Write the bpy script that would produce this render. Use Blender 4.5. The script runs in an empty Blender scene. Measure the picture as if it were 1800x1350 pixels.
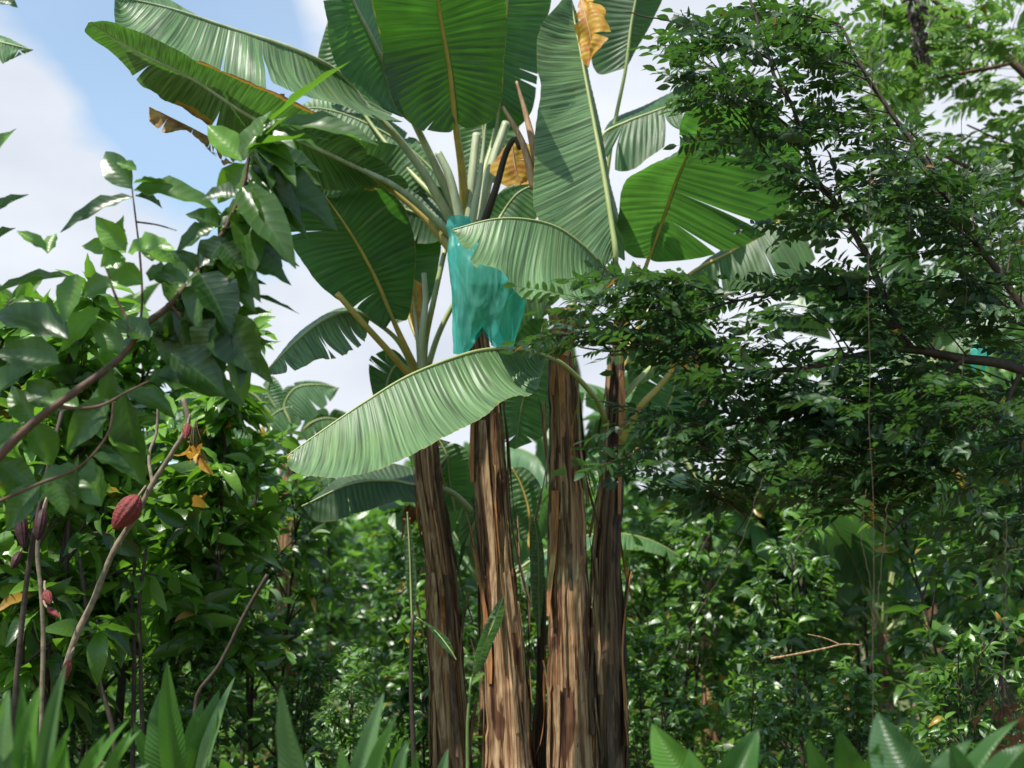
import bpy, math, random
import numpy as np
from mathutils import Vector
R = math.radians
sc = bpy.context.scene
col = sc.collection
# ------------------------------------------------------------------ camera
PITCH = R(10.0); FPX = 2250.0; CAMZ = 1.6
cam_d = bpy.data.cameras.new('camera'); cam = bpy.data.objects.new('camera', cam_d); col.objects.link(cam)
cam.location = (0, 0, CAMZ); cam.rotation_euler = (R(90) + PITCH, 0, 0)
cam_d.lens = 45; cam_d.sensor_width = 36; cam_d.clip_start = 0.05; cam_d.clip_end = 2000
cam_d.dof.use_dof = True; cam_d.dof.focus_distance = 6.4; cam_d.dof.aperture_fstop = 1.9
sc.camera = cam
# ------------------------------------------------------------------ exposure / cycles
sc.view_settings.view_transform = 'Standard'; sc.view_settings.look = 'None'
sc.view_settings.exposure = 0.58; sc.view_settings.gamma = 1.0; sc.view_settings.use_curve_mapping = False
sc.render.engine = 'CYCLES'
cy = sc.cycles
cy.max_bounces = 7; cy.diffuse_bounces = 3; cy.glossy_bounces = 2; cy.transmission_bounces = 5
cy.transparent_max_bounces = 8; cy.sample_clamp_indirect = 6.0; cy.use_denoising = True
cy.caustics_reflective = False; cy.caustics_refractive = False
# ------------------------------------------------------------------ world and sun
SUN_EL = R(63); SUN_DIR = Vector((-0.38, -0.36, 0)).normalized() * math.cos(SUN_EL) + Vector((0, 0, math.sin(SUN_EL)))
w = bpy.data.worlds.new('World'); sc.world = w; w.use_nodes = True
nt = w.node_tree; nt.nodes.clear()
N = nt.nodes.new; Lk = nt.links.new
out = N('ShaderNodeOutputWorld'); bg = N('ShaderNodeBackground'); bg.inputs[1].default_value = 0.135
sky = N('ShaderNodeTexSky'); sky.sky_type = 'NISHITA'; sky.sun_disc = False
sky.sun_elevation = SUN_EL; sky.sun_rotation = math.atan2(SUN_DIR.x, SUN_DIR.y); sky.air_density = 1.0; sky.dust_density = 0.6; sky.ozone_density = 0.7
tc = N('ShaderNodeTexCoord'); mp = N('ShaderNodeMapping'); mp.inputs['Scale'].default_value = (1, 1, 1.9)
mp.inputs['Location'].default_value = (0.42, 0.3, 0.15)
nz = N('ShaderNodeTexNoise'); nz.inputs['Scale'].default_value = 3.0; nz.inputs['Detail'].default_value = 10; nz.inputs['Roughness'].default_value = 0.52
sx = N('ShaderNodeSeparateXYZ'); ma = N('ShaderNodeMath'); ma.operation = 'MULTIPLY_ADD'; ma.inputs[1].default_value = 0.10
rp = N('ShaderNodeValToRGB'); rp.color_ramp.elements[0].position = 0.54; rp.color_ramp.elements[1].position = 0.69
rp.color_ramp.elements[0].color = (.24, .24, .24, 1); rp.color_ramp.elements[1].color = (1, 1, 1, 1)
nz2 = N('ShaderNodeTexNoise'); nz2.inputs['Scale'].default_value = 5.0; nz2.inputs['Detail'].default_value = 6
rc = N('ShaderNodeValToRGB'); rc.color_ramp.elements[0].position = 0.3; rc.color_ramp.elements[1].position = 0.7
rc.color_ramp.elements[0].color = (3.5, 3.8, 4.3, 1); rc.color_ramp.elements[1].color = (4.7, 4.9, 5.25, 1)
mx = N('ShaderNodeMix'); mx.data_type = 'RGBA'
Lk(tc.outputs['Generated'], mp.inputs[0]); Lk(mp.outputs[0], nz.inputs['Vector']); Lk(mp.outputs[0], nz2.inputs['Vector'])
Lk(tc.outputs['Generated'], sx.inputs[0]); Lk(sx.outputs[0], ma.inputs[0]); Lk(nz.outputs[0], ma.inputs[2])

def sky_dir(px, py):
    dx = (px - 900) / FPX; dz = (675 - py) / FPX
    return Vector((dx, math.cos(PITCH) - dz * math.sin(PITCH), math.sin(PITCH) + dz * math.cos(PITCH))).normalized()
cov = ma.outputs[0]   # cloud banks: each a soft cap round a compass direction of the sky
for bx_, by_, rad_, wt_ in ((5, 230, 4.0, .34), (60, 420, 5.5, .28), (330, 440, 4.5, .22), (600, 690, 4.5, .34), (470, 640, 2.5, .2), (560, 30, 5, .14), (120, 20, 4, .10), (230, 170, 6, -.24), (540, 560, 4, -.22), (380, 230, 5, -.16), (1000, 250, 14, .20), (1500, 300, 18, .2)):
    vd = N('ShaderNodeVectorMath'); vd.operation = 'DOT_PRODUCT'; vd.inputs[1].default_value = sky_dir(bx_, by_); nrm_ = N('ShaderNodeVectorMath'); nrm_.operation = 'NORMALIZE'
    Lk(tc.outputs['Generated'], nrm_.inputs[0]); Lk(nrm_.outputs[0], vd.inputs[0])
    mr = N('ShaderNodeMapRange'); mr.interpolation_type = 'SMOOTHSTEP'; mr.inputs[1].default_value = math.cos(R(rad_ * 1.6)); mr.inputs[2].default_value = 1.0; mr.inputs[3].default_value = 0; mr.inputs[4].default_value = wt_
    ad = N('ShaderNodeMath'); ad.operation = 'ADD'; Lk(vd.outputs['Value'], mr.inputs[0]); Lk(mr.outputs[0], ad.inputs[0]); Lk(cov, ad.inputs[1]); cov = ad.outputs[0]
# the cloud field thins out overhead and behind the camera, so shade stays deep
mz = N('ShaderNodeMapRange'); mz.inputs[1].default_value = .55; mz.inputs[2].default_value = .8; mz.inputs[3].default_value = 0; mz.inputs[4].default_value = -.35
my = N('ShaderNodeMapRange'); my.inputs[1].default_value = .35; my.inputs[2].default_value = -.1; my.inputs[3].default_value = 0; my.inputs[4].default_value = -.3
a1 = N('ShaderNodeMath'); a1.operation = 'ADD'; a2 = N('ShaderNodeMath'); a2.operation = 'ADD'
Lk(sx.outputs[2], mz.inputs[0]); Lk(sx.outputs[1], my.inputs[0]); Lk(cov, a1.inputs[0]); Lk(mz.outputs[0], a1.inputs[1]); Lk(a1.outputs[0], a2.inputs[0]); Lk(my.outputs[0], a2.inputs[1]); cov = a2.outputs[0]
Lk(cov, rp.inputs[0]); Lk(rp.outputs[0], mx.inputs[0]); Lk(nz2.outputs[0], rc.inputs[0])
tn = N('ShaderNodeMix'); tn.data_type = 'RGBA'; tn.blend_type = 'MULTIPLY'; tn.inputs[0].default_value = 1; tn.inputs[7].default_value = (1.08, 1.20, 1.14, 1)
Lk(sky.outputs[0], tn.inputs[6]); Lk(tn.outputs[2], mx.inputs[6]); Lk(rc.outputs[0], mx.inputs[7]); Lk(mx.outputs[2], bg.inputs[0]); Lk(bg.outputs[0], out.inputs[0])
sun_d = bpy.data.lights.new('sun', 'SUN'); sun_d.energy = 5.0; sun_d.angle = R(0.5); sun_d.color = (1.0, 0.95, 0.87)
sun = bpy.data.objects.new('sun', sun_d); col.objects.link(sun); sun.rotation_euler = SUN_DIR.to_track_quat('Z', 'Y').to_euler()
# ------------------------------------------------------------------ helpers
rnd = random.Random(7)
def at(px, py, Y):
    dx = (px - 900) / FPX; dz = (675 - py) / FPX
    d = np.array([dx, math.cos(PITCH) - dz * math.sin(PITCH), math.sin(PITCH) + dz * math.cos(PITCH)])
    return np.array([0, 0, CAMZ]) + d * (Y / d[1])
def px2m(Y): return Y / FPX
def unit(v):
    v = np.asarray(v, float); return v / (np.linalg.norm(v, axis=-1, keepdims=True) + 1e-12)
def spline(P, n):
    P = np.asarray(P, float)
    if len(P) == 2: t = np.linspace(0, 1, n)[:, None]; return P[0] * (1 - t) + P[1] * t
    d = np.r_[0, np.cumsum(np.linalg.norm(np.diff(P, axis=0), axis=1) + 1e-9)]; d /= d[-1]
    T = np.zeros_like(P); T[1:-1] = (P[2:] - P[:-2]) / (d[2:] - d[:-2])[:, None]
    T[0] = (P[1] - P[0]) / d[1]; T[-1] = (P[-1] - P[-2]) / (d[-1] - d[-2])
    t = np.linspace(0, 1, n); i = np.clip(np.searchsorted(d, t, side='right') - 1, 0, len(P) - 2)
    h = (d[i + 1] - d[i])[:, None]; u = ((t - d[i])[:, None]) / h
    return (2*u**3 - 3*u**2 + 1) * P[i] + (u**3 - 2*u**2 + u) * h * T[i] + (-2*u**3 + 3*u**2) * P[i+1] + (u**3 - u**2) * h * T[i+1]
def snoise(x, seed, octs=3):
    x = np.asarray(x, float); r = np.random.RandomState(seed); o = np.zeros_like(x)
    for k in range(octs):
        g = r.rand(512) * 2 - 1; y = x * 2**k + r.rand() * 100; i = np.floor(y).astype(int); f = y - i; f = f*f*(3-2*f)
        o += (g[i % 512] * (1 - f) + g[(i + 1) % 512] * f) / 2**k
    return o
def mk(name, V, Q, mat, parent=None, uv=None, attrs=None, smooth=True, loc=None):
    """V verts (world), Q quads; parent keeps its own origin."""
    V = np.asarray(V, np.float32); Q = np.asarray(Q, np.int32)
    org = np.array(parent['_o'] if parent is not None else (loc if loc is not None else (0, 0, 0)), np.float32)
    me = bpy.data.meshes.new(name); me.vertices.add(len(V)); me.vertices.foreach_set('co', (V - org).ravel())
    me.loops.add(Q.size); me.loops.foreach_set('vertex_index', Q.ravel())
    me.polygons.add(len(Q)); me.polygons.foreach_set('loop_start', np.arange(0, Q.size, 4, dtype=np.int32))
    me.polygons.foreach_set('loop_total', np.full(len(Q), 4, np.int32))
    me.polygons.foreach_set('use_smooth', np.full(len(Q), smooth, bool))
    me.update(calc_edges=True)
    if uv is not None:
        l = me.uv_layers.new(name='UVMap'); l.data.foreach_set('uv', np.asarray(uv, np.float32)[Q.ravel()].ravel())
    for k, a in (attrs or {}).items():
        at_ = me.attributes.new(k, 'FLOAT', 'POINT'); at_.data.foreach_set('value', np.asarray(a, np.float32))
    me.materials.append(mat)
    o = bpy.data.objects.new(name, me); col.objects.link(o); o['_o'] = [float(v) for v in org]
    if parent is not None: o.parent = parent
    elif loc is not None: o.location = loc
    return o
def thing(name, label, cat, loc=(0, 0, 0), group=None, kind=None):
    o = bpy.data.objects.new(name, None); col.objects.link(o); o.location = loc; o['_o'] = [float(v) for v in loc]
    o.empty_display_size = .1; o['label'] = label; o['category'] = cat
    if group: o['group'] = group
    if kind: o['kind'] = kind
    return o
def tag(o, label, cat, group=None, kind=None):
    o['label'] = label; o['category'] = cat
    if group: o['group'] = group
    if kind: o['kind'] = kind
    return o
def copy_tree(src, loc, rz, label, s=1.0, par=None):
    c = src.copy(); col.objects.link(c)
    if par is None: c.location = loc; c.rotation_euler = (0, 0, rz); c.scale = (s, s, s); c['label'] = label
    else: c.parent = par
    for ch in src.children: copy_tree(ch, None, 0, None, 1, c)
    return c
class Acc:
    def __init__(s): s.V = []; s.Q = []; s.U = []; s.A = []; s.n = 0
    def add(s, V, Q, U=None, a=0.0):
        V = np.asarray(V, float)
        s.V.append(V); s.Q.append(np.asarray(Q) + s.n); s.U.append(U if U is not None else np.zeros((len(V), 2)))
        s.A.append(np.full(len(V), a) if np.isscalar(a) else a); s.n += len(V)
    def build(s, name, mat, parent=None, smooth=True, loc=None):
        return mk(name, np.vstack(s.V), np.vstack(s.Q), mat, parent, np.vstack(s.U), {'tint': np.concatenate(s.A)}, smooth, loc)
def grid_q(n, m, wrap=False):
    i, j = np.meshgrid(np.arange(n - 1), np.arange(m if wrap else m - 1), indexing='ij'); j2 = (j + 1) % m
    return np.stack([i * m + j, i * m + j2, (i + 1) * m + j2, (i + 1) * m + j], -1).reshape(-1, 4)
def tube(P, r, k=8, prof=None):
    """tube along P with radii r; returns V,Q,UV"""
    P = np.asarray(P, float); n = len(P); r = np.broadcast_to(np.asarray(r, float), (n,))
    T = unit(np.gradient(P, axis=0)); ref = np.array([0, 1, 0.13]) if abs(T[:, 1].mean()) < .8 else np.array([0, 0, 1.])
    X = unit(np.cross(T, ref)); Z = np.cross(X, T)
    a = np.linspace(0, 2 * np.pi, k, endpoint=False); sx_, sz_ = (1, 1) if prof is None else prof
    V = P[:, None] + r[:, None, None] * (np.cos(a)[None, :, None] * X[:, None] * sx_ + np.sin(a)[None, :, None] * Z[:, None] * sz_)
    L = np.r_[0, np.cumsum(np.linalg.norm(np.diff(P, axis=0), axis=1))]
    U = np.stack(np.broadcast_arrays((a / (2*np.pi))[None], L[:, None]), -1)
    V = V.reshape(-1, 3); U = U.reshape(-1, 2)
    Q = grid_q(n, k, True)
    # caps: collapse end rings onto centre with tiny extra ring
    c0 = np.repeat(P[:1], k, 0); c1 = np.repeat(P[-1:], k, 0); b = len(V)
    V = np.vstack([V, c0, c1]); U = np.vstack([U, U[:k], U[-k:]])
    j = np.arange(k); j2 = (j + 1) % k
    Q = np.vstack([Q, np.stack([b + j, b + j2, j2, j], -1), np.stack([(n-1)*k + j, (n-1)*k + j2, b + k + j2, b + k + j], -1)])
    return V, Q, U
# ------------------------------------------------------------------ materials
def newmat(name):
    m = bpy.data.materials.new(name); m.use_nodes = True; t = m.node_tree; t.nodes.clear(); return m, t
def ramp(t, src, stops):
    n = t.nodes.new('ShaderNodeValToRGB'); e = n.color_ramp.elements
    while len(e) < len(stops): e.new(0.5)
    for k, (p, c) in enumerate(stops):
        e[k].position = p; e[k].color = (*c, 1) if len(c) == 3 else c
    t.links.new(src, n.inputs[0]); return n.outputs[0]
def g(v): return (v, v, v)
def mixc(t, f, a, b, mode='MIX'):
    n = t.nodes.new('ShaderNodeMix'); n.data_type = 'RGBA'; n.blend_type = mode
    for s, v in ((0, f), (6, a), (7, b)):
        if hasattr(v, 'links'): t.links.new(v, n.inputs[s])
        elif s == 0: n.inputs[0].default_value = v
        else: n.inputs[s].default_value = (*v, 1)
    return n.outputs[2]
def math_(t, op, a, b=0.0, c=0.0):
    n = t.nodes.new('ShaderNodeMath'); n.operation = op
    for s, v in enumerate((a, b, c)):
        if hasattr(v, 'links'): t.links.new(v, n.inputs[s])
        else: n.inputs[s].default_value = v
    return n.outputs[0]
def comb(t, x, y, z=0.0):
    n = t.nodes.new('ShaderNodeCombineXYZ')
    for s, v in enumerate((x, y, z)):
        if hasattr(v, 'links'): t.links.new(v, n.inputs[s])
        else: n.inputs[s].default_value = v
    return n.outputs[0]
def noise(t, vec, scale, detail=3, rough=.5, dist=0.0):
    n = t.nodes.new('ShaderNodeTexNoise'); n.inputs['Scale'].default_value = scale; n.inputs['Detail'].default_value = detail
    n.inputs['Roughness'].default_value = rough; n.inputs['Distortion'].default_value = dist
    if vec is not None: t.links.new(vec, n.inputs['Vector'])
    return n.outputs[0]
def uvxy(t):
    u = t.nodes.new('ShaderNodeUVMap'); s = t.nodes.new('ShaderNodeSeparateXYZ'); t.links.new(u.outputs[0], s.inputs[0])
    return s.outputs[0], s.outputs[1]
def attr(t, name):
    a = t.nodes.new('ShaderNodeAttribute'); a.attribute_name = name; return a.outputs['Fac']
def leaf_shader(t, base, trans, rough, bump=None, bstr=.3, bdist=.004, tfac=.4, spec=.5):
    p = t.nodes.new('ShaderNodeBsdfPrincipled'); tr = t.nodes.new('ShaderNodeBsdfTranslucent'); mxs = t.nodes.new('ShaderNodeMixShader')
    o = t.nodes.new('ShaderNodeOutputMaterial')
    t.links.new(base, p.inputs['Base Color']); t.links.new(trans, tr.inputs[0])
    if hasattr(rough, 'links'): t.links.new(rough, p.inputs['Roughness'])
    else: p.inputs['Roughness'].default_value = rough
    p.inputs['Specular IOR Level'].default_value = spec
    if bump is not None:
        b = t.nodes.new('ShaderNodeBump'); b.inputs['Strength'].default_value = bstr; b.inputs['Distance'].default_value = bdist
        t.links.new(bump, b.inputs['Height']); t.links.new(b.outputs[0], p.inputs['Normal'])
    mxs.inputs[0].default_value = tfac
    t.links.new(p.outputs[0], mxs.inputs[1]); t.links.new(tr.outputs[0], mxs.inputs[2]); t.links.new(mxs.outputs[0], o.inputs[0])
def banana_mat(name, top, under, trans, rough=.42, tfac=.35, spec=.6, cont=0.0):
    m, t = newmat(name); u, v = uvxy(t)
    geo = t.nodes.new('ShaderNodeNewGeometry')
    au = math_(t, 'ABSOLUTE', u); oi = t.nodes.new('ShaderNodeObjectInfo'); rr = math_(t, 'MULTIPLY', oi.outputs['Random'], 37.0)
    fine = noise(t, comb(t, math_(t, 'MULTIPLY', v, 95), math_(t, 'MULTIPLY', u, 1.2), rr), 1.0, 2, .5)
    mid = noise(t, comb(t, math_(t, 'MULTIPLY', v, 22), math_(t, 'MULTIPLY', u, .8), rr), 1.0, 3, .6)
    blot = noise(t, comb(t, math_(t, 'MULTIPLY', v, 3), math_(t, 'MULTIPLY', u, 1.5), rr), 1.0, 4, .6)
    c = mixc(t, geo.outputs['Backfacing'], top, under)
    c = mixc(t, 1.0, c, ramp(t, fine, [(.3, g(.74 - cont)), (.7, g(1.2 + cont))]), 'MULTIPLY')
    c = mixc(t, 1.0, c, ramp(t, mid, [(.3, g(.75)), (.7, g(1.2))]), 'MULTIPLY')
    c = mixc(t, ramp(t, blot, [(.55, g(0)), (.8, g(.45))]), c, (top[0] * 1.6 + .03, top[1] * 1.35 + .02, top[2] * .8))
    tc_ = mixc(t, 1.0, mixc(t, 0.0, trans, trans), ramp(t, fine, [(.3, g(.6)), (.7, g(1.25))]), 'MULTIPLY')
    tc_ = mixc(t, 1.0, tc_, ramp(t, blot, [(.3, g(.75)), (.7, g(1.2))]), 'MULTIPLY')
    # dry margin, and the attribute that marks dead parts of the blade
    dn = noise(t, comb(t, math_(t, 'MULTIPLY', v, 14), math_(t, 'MULTIPLY', u, 4), rr), 1.0, 4, .65)
    edge = math_(t, 'ADD', math_(t, 'MULTIPLY', math_(t, 'SUBTRACT', au, .965), 9.0), math_(t, 'SUBTRACT', dn, .5))
    dry = math_(t, 'ADD', attr(t, 'dry'), math_(t, 'MULTIPLY', math_(t, 'SUBTRACT', dn, .5), .9))
    dm = math_(t, 'MAXIMUM', ramp(t, edge, [(.20, g(0)), (.36, g(.7))]), ramp(t, dry, [(.42, g(0)), (.5, g(1))]))
    dcol = ramp(t, dry, [(.40, (.36, .27, .04)), (.62, (.42, .22, .03)), (.8, (.22, .11, .04)), (.98, (.05, .03, .018))])
    c = mixc(t, dm, c, dcol); tc_ = mixc(t, dm, tc_, mixc(t, 1.0, dcol, g(1.3), 'MULTIPLY'))
    sp = t.nodes.new('ShaderNodeTexVoronoi'); sp.inputs['Scale'].default_value = 1.0; t.links.new(comb(t, math_(t, 'MULTIPLY', v, 24), math_(t, 'MULTIPLY', u, 5), rr), sp.inputs['Vector'])
    spm = math_(t, 'MULTIPLY', ramp(t, sp.outputs['Distance'], [(.05, g(1)), (.10, g(0))]), ramp(t, blot, [(.5, g(0)), (.6, g(.7))]))   # brown specks
    c = mixc(t, spm, c, (.16, .10, .04)); tc_ = mixc(t, spm, tc_, (.10, .06, .02))
    str_ = noise(t, comb(t, math_(t, 'MULTIPLY', v, 45), math_(t, 'MULTIPLY', u, .5), math_(t, 'ADD', rr, 5.0)), 1.0, 2, .5)
    c = mixc(t, ramp(t, str_, [(.68, g(0)), (.72, g(.45))]), c, (.19, .20, .09))
    leaf_shader(t, c, tc_, math_(t, 'ADD', rough, math_(t, 'MULTIPLY', blot, .12)), math_(t, 'ADD', fine, math_(t, 'MULTIPLY', mid, 1.5)), .55, .006, tfac, spec)
    return m
def crown_mat(name, dark, light, trans, rough=.38, tfac=.33, spec=.5, lateral=9.0, yellow=0.985, vein=.7, bstr=.14, glint_pale=None):
    """leaves: tint attribute 0..1 moves each leaf from mature dark to young light; above `yellow` the leaf is dying"""
    m, t = newmat(name); u, v = uvxy(t); au = math_(t, 'ABSOLUTE', u); ti = attr(t, 'tint')
    geo = t.nodes.new('ShaderNodeNewGeometry')
    c = ramp(t, ti, [(0, dark), (.72, light), (.90, light), (.95, glint_pale or light), (yellow - .01, glint_pale or light), (yellow, (.45, .30, .02)), (1, (.22, .10, .03))])  # palest leaves: glossy glints put into the colour, partly pale young undersides
    lat = math_(t, 'SINE', math_(t, 'MULTIPLY', math_(t, 'SUBTRACT', v, math_(t, 'MULTIPLY', au, .16)), lateral * 6.283))
    latm = ramp(t, lat, [(.8, g(0)), (.99, g(vein))]); midm = ramp(t, au, [(.03, g(vein)), (.08, g(0))])
    vm = math_(t, 'MAXIMUM', latm, midm)
    c = mixc(t, math_(t, 'MULTIPLY', vm, .55), c, mixc(t, 0.0, (light[0]*1.7+.03, light[1]*1.5+.03, light[2]*1.5+.02), g(0)))
    c = mixc(t, geo.outputs['Backfacing'], c, mixc(t, .35, c, (.10, .15, .07)))
    tcl = mixc(t, math_(t, 'MULTIPLY', vm, .5), ramp(t, ti, [(0, (trans[0]*.6, trans[1]*.65, trans[2]*.7)), (.8, trans), (yellow-.01, trans), (yellow, (.6, .4, .02)), (1, (.4, .2, .05))]), g(0.02))
    leaf_shader(t, c, tcl, rough, math_(t, 'ADD', math_(t, 'MULTIPLY', lat, .5), math_(t, 'MULTIPLY', vm, -1.0)), bstr, .004, tfac, spec)
    return m
def plain(name, c, rough=.6, spec=.4, nscale=12.0, var=.35, stretch=None, c2=None, bstr=.3, tfac=0.0):
    m, t = newmat(name); tcn = t.nodes.new('ShaderNodeTexCoord'); vec = tcn.outputs['Object']
    if stretch:
        mpn = t.nodes.new('ShaderNodeMapping'); mpn.inputs['Scale'].default_value = stretch; t.links.new(vec, mpn.inputs[0]); vec = mpn.outputs[0]
    n = noise(t, vec, nscale, 5, .6); c2 = c2 or tuple(x * (1 - var) for x in c)
    cc = ramp(t, n, [(.35, c2), (.65, c)])
    if tfac: leaf_shader(t, cc, cc, rough, n, bstr, .01, tfac, spec); return m
    p = t.nodes.new('ShaderNodeBsdfPrincipled'); o = t.nodes.new('ShaderNodeOutputMaterial'); b = t.nodes.new('ShaderNodeBump')
    b.inputs['Strength'].default_value = bstr; b.inputs['Distance'].default_value = .01
    t.links.new(cc, p.inputs['Base Color']); t.links.new(n, b.inputs['Height']); t.links.new(b.outputs[0], p.inputs['Normal'])
    p.inputs['Roughness'].default_value = rough; p.inputs['Specular IOR Level'].default_value = spec
    t.links.new(p.outputs[0], o.inputs[0]); return m
def stem_mat(name, dark=1.0):
    m, t = newmat(name); u, v = uvxy(t); oi = t.nodes.new('ShaderNodeObjectInfo'); rr = math_(t, 'MULTIPLY', oi.outputs['Random'], 53.0)
    def cu(k):   # wrap-free angular coordinate
        a = math_(t, 'MULTIPLY', u, 6.28318); return math_(t, 'MULTIPLY', math_(t, 'COSINE', a), k), math_(t, 'MULTIPLY', math_(t, 'SINE', a), k)
    x1, y1 = cu(3.4); x2, y2 = cu(1.5); x3, y3 = cu(7.5)
    z = math_(t, 'ADD', math_(t, 'MULTIPLY', v, .55), rr)
    s1 = noise(t, comb(t, x1, y1, z), 1.0, 5, .68, .35)
    s2 = noise(t, comb(t, x2, y2, math_(t, 'ADD', math_(t, 'MULTIPLY', v, 1.6), rr)), 1.0, 4, .6, .5)
    s3 = noise(t, comb(t, x3, y3, math_(t, 'ADD', math_(t, 'MULTIPLY', v, 1.3), rr)), 1.0, 4, .7)
    fl = noise(t, comb(t, x1, y1, math_(t, 'ADD', math_(t, 'MULTIPLY', v, 5.0), rr)), 1.0, 4, .7, .8)
    k = dark
    c = ramp(t, s1, [(.36, (.012*k, .007*k, .004*k)), (.44, (.10*k, .045*k, .022*k)), (.50, (.34*k, .22*k, .115*k)), (.56, (.60*k, .47*k, .30*k)), (.60, (.20*k, .10*k, .05*k)), (.68, (.15*k, .12*k, .04*k))])
    c2 = ramp(t, s3, [(.38, (.035*k, .016*k, .009*k)), (.47, (.26*k, .13*k, .07*k)), (.55, (.50*k, .37*k, .22*k)), (.64, (.72*k, .61*k, .43*k))])
    c = mixc(t, ramp(t, s2, [(.42, g(.1)), (.58, g(.85))]), c, c2)
    pt = noise(t, comb(t, x2, y2, math_(t, 'ADD', math_(t, 'MULTIPLY', v, 2.2), math_(t, 'ADD', rr, 9.0))), 1.0, 3, .6, .4)
    c = mixc(t, ramp(t, pt, [(.53, g(0)), (.57, g(.9))]), c, mixc(t, 1.0, c, (.22, .12, .08), 'MULTIPLY'))
    c = mixc(t, ramp(t, fl, [(.66, g(0)), (.69, g(.9))]), c, (.012, .007, .005))
    c = mixc(t, ramp(t, fl, [(.28, g(.85)), (.32, g(0))]), c, (.80*k, .64*k, .46*k))
    c = mixc(t, 1.0, c, (1.08, .90, .76), 'MULTIPLY')
    p = t.nodes.new('ShaderNodeBsdfPrincipled'); o = t.nodes.new('ShaderNodeOutputMaterial'); b = t.nodes.new('ShaderNodeBump')
    b.inputs['Strength'].default_value = .8; b.inputs['Distance'].default_value = .012
    t.links.new(math_(t, 'ADD', s3, math_(t, 'MULTIPLY', s1, 1.5)), b.inputs['Height']); t.links.new(b.outputs[0], p.inputs['Normal']); t.links.new(c, p.inputs['Base Color'])
    p.inputs['Roughness'].default_value = .62; p.inputs['Specular IOR Level'].default_value = .35
    t.links.new(p.outputs[0], o.inputs[0]); return m
M = {}
M['banana'] = banana_mat('banana_blade', (.045, .115, .036), (.065, .135, .045), (.095, .285, .030), tfac=.42)
M['banana_pale'] = banana_mat('banana_blade_waxy', (.085, .175, .062), (.11, .20, .082), (.10, .28, .03), rough=.40, tfac=.24, spec=.55, cont=.34)
M['banana_dark'] = banana_mat('banana_blade_dark', (.030, .085, .024), (.035, .080, .026), (.07, .25, .018), rough=.45, tfac=.30)  # darker and less translucent than the plain blade
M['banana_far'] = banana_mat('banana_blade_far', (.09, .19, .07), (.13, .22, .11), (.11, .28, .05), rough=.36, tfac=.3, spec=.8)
M['rib'] = plain('midrib_green', (.34, .37, .15), .45, .5, 9, .25, c2=(.24, .30, .10), bstr=.1)
M['rib_yellow'] = plain('midrib_yellow', (.48, .35, .08), .45, .5, 9, .25, c2=(.30, .25, .06), bstr=.1)
M['petiole'] = plain('petiole_pale', (.42, .46, .30), .42, .5, 5, .3, stretch=(3, 3, .8), c2=(.27, .33, .18), bstr=.1)
M['stub'] = plain('stub_dry', (.50, .33, .20), .6, .3, 14, .4, stretch=(5, 5, .6), c2=(.28, .15, .08))
M['dryleaf'] = plain('leaf_dead', (.55, .40, .16), .65, .25, 7, .4, c2=(.22, .11, .05), tfac=.35)
M['dryrust'] = plain('leaf_rusty', (.36, .17, .07), .7, .2, 9, .4, c2=(.14, .06, .03), tfac=.3)
M['dryyellow'] = plain('leaf_dying', (.70, .46, .07), .55, .3, 9, .4, c2=(.42, .17, .03), tfac=.4)
M['blackpet'] = plain('petiole_rotten', (.05, .035, .025), .6, .4, 9, .5)
M['stem'] = stem_mat('pseudostem_bark', .72); M['stem_dark'] = stem_mat('pseudostem_bark_dark', .30)
M['sheath'] = plain('dry_sheath', (.42, .29, .16), .6, .3, 10, .5, stretch=(6, 6, .7), c2=(.13, .065, .035))
M['sheath_dark'] = plain('dry_sheath_dark', (.13, .08, .05), .6, .3, 10, .5, stretch=(6, 6, .7), c2=(.04, .025, .015))
M['sheath_orange'] = plain('dry_sheath_orange', (.45, .20, .07), .6, .3, 10, .5, stretch=(6, 6, .7), c2=(.18, .08, .035))
M['bark'] = plain('bark_brown', (.13, .075, .05), .7, .3, 30, .5, c2=(.08, .05, .035))
M['bark_pale'] = plain('bark_mottled', (.26, .20, .135), .7, .3, 22, .5, c2=(.12, .10, .07))
M['bark_dark'] = plain('bark_dark', (.075, .055, .04), .7, .3, 30, .5)
M['cacao'] = crown_mat('cacao_leaf', (.012, .038, .012), (.14, .30, .035), (.24, .54, .03), rough=.36, spec=.6, vein=.22)
M['coffee'] = crown_mat('shrub_leaf', (.014, .044, .015), (.11, .24, .04), (.22, .50, .04), rough=.33, spec=.7, vein=.3, yellow=.992, glint_pale=(.24, .33, .21))
M['fine'] = crown_mat('leaflet', (.012, .034, .015), (.040, .10, .028), (.10, .25, .03), rough=.40, spec=.5, vein=.3, yellow=.996)
M['fine_light'] = crown_mat('leaflet_light', (.06, .14, .04), (.15, .27, .07), (.26, .50, .07), rough=.5, spec=.4, vein=.3, yellow=.996)
M['ginger'] = crown_mat('ginger_leaf', (.022, .075, .022), (.10, .24, .04), (.15, .38, .03), rough=.36, spec=.5, lateral=22, vein=.35, bstr=.5)
M['ginger_pale'] = crown_mat('ginger_leaf_waxy', (.055, .13, .055), (.13, .24, .09), (.12, .30, .04), rough=.34, spec=.6, lateral=22, vein=.4, bstr=.5)
M['gstem'] = plain('ginger_stem', (.14, .22, .06), .5, .4, 8)
M['pod'] = plain('cacao_pod_red', (.26, .035, .035), .6, .3, 60, .5, c2=(.10, .03, .025), bstr=1.0)
M['pod_dark'] = plain('cacao_pod_dark', (.045, .012, .014), .6, .3, 25, .5, bstr=.5)
M['fruit'] = plain('green_fruit', (.10, .22, .05), .5, .4, 8)
M['vine'] = plain('vine', (.10, .075, .05), .8, .2, 20)
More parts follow.
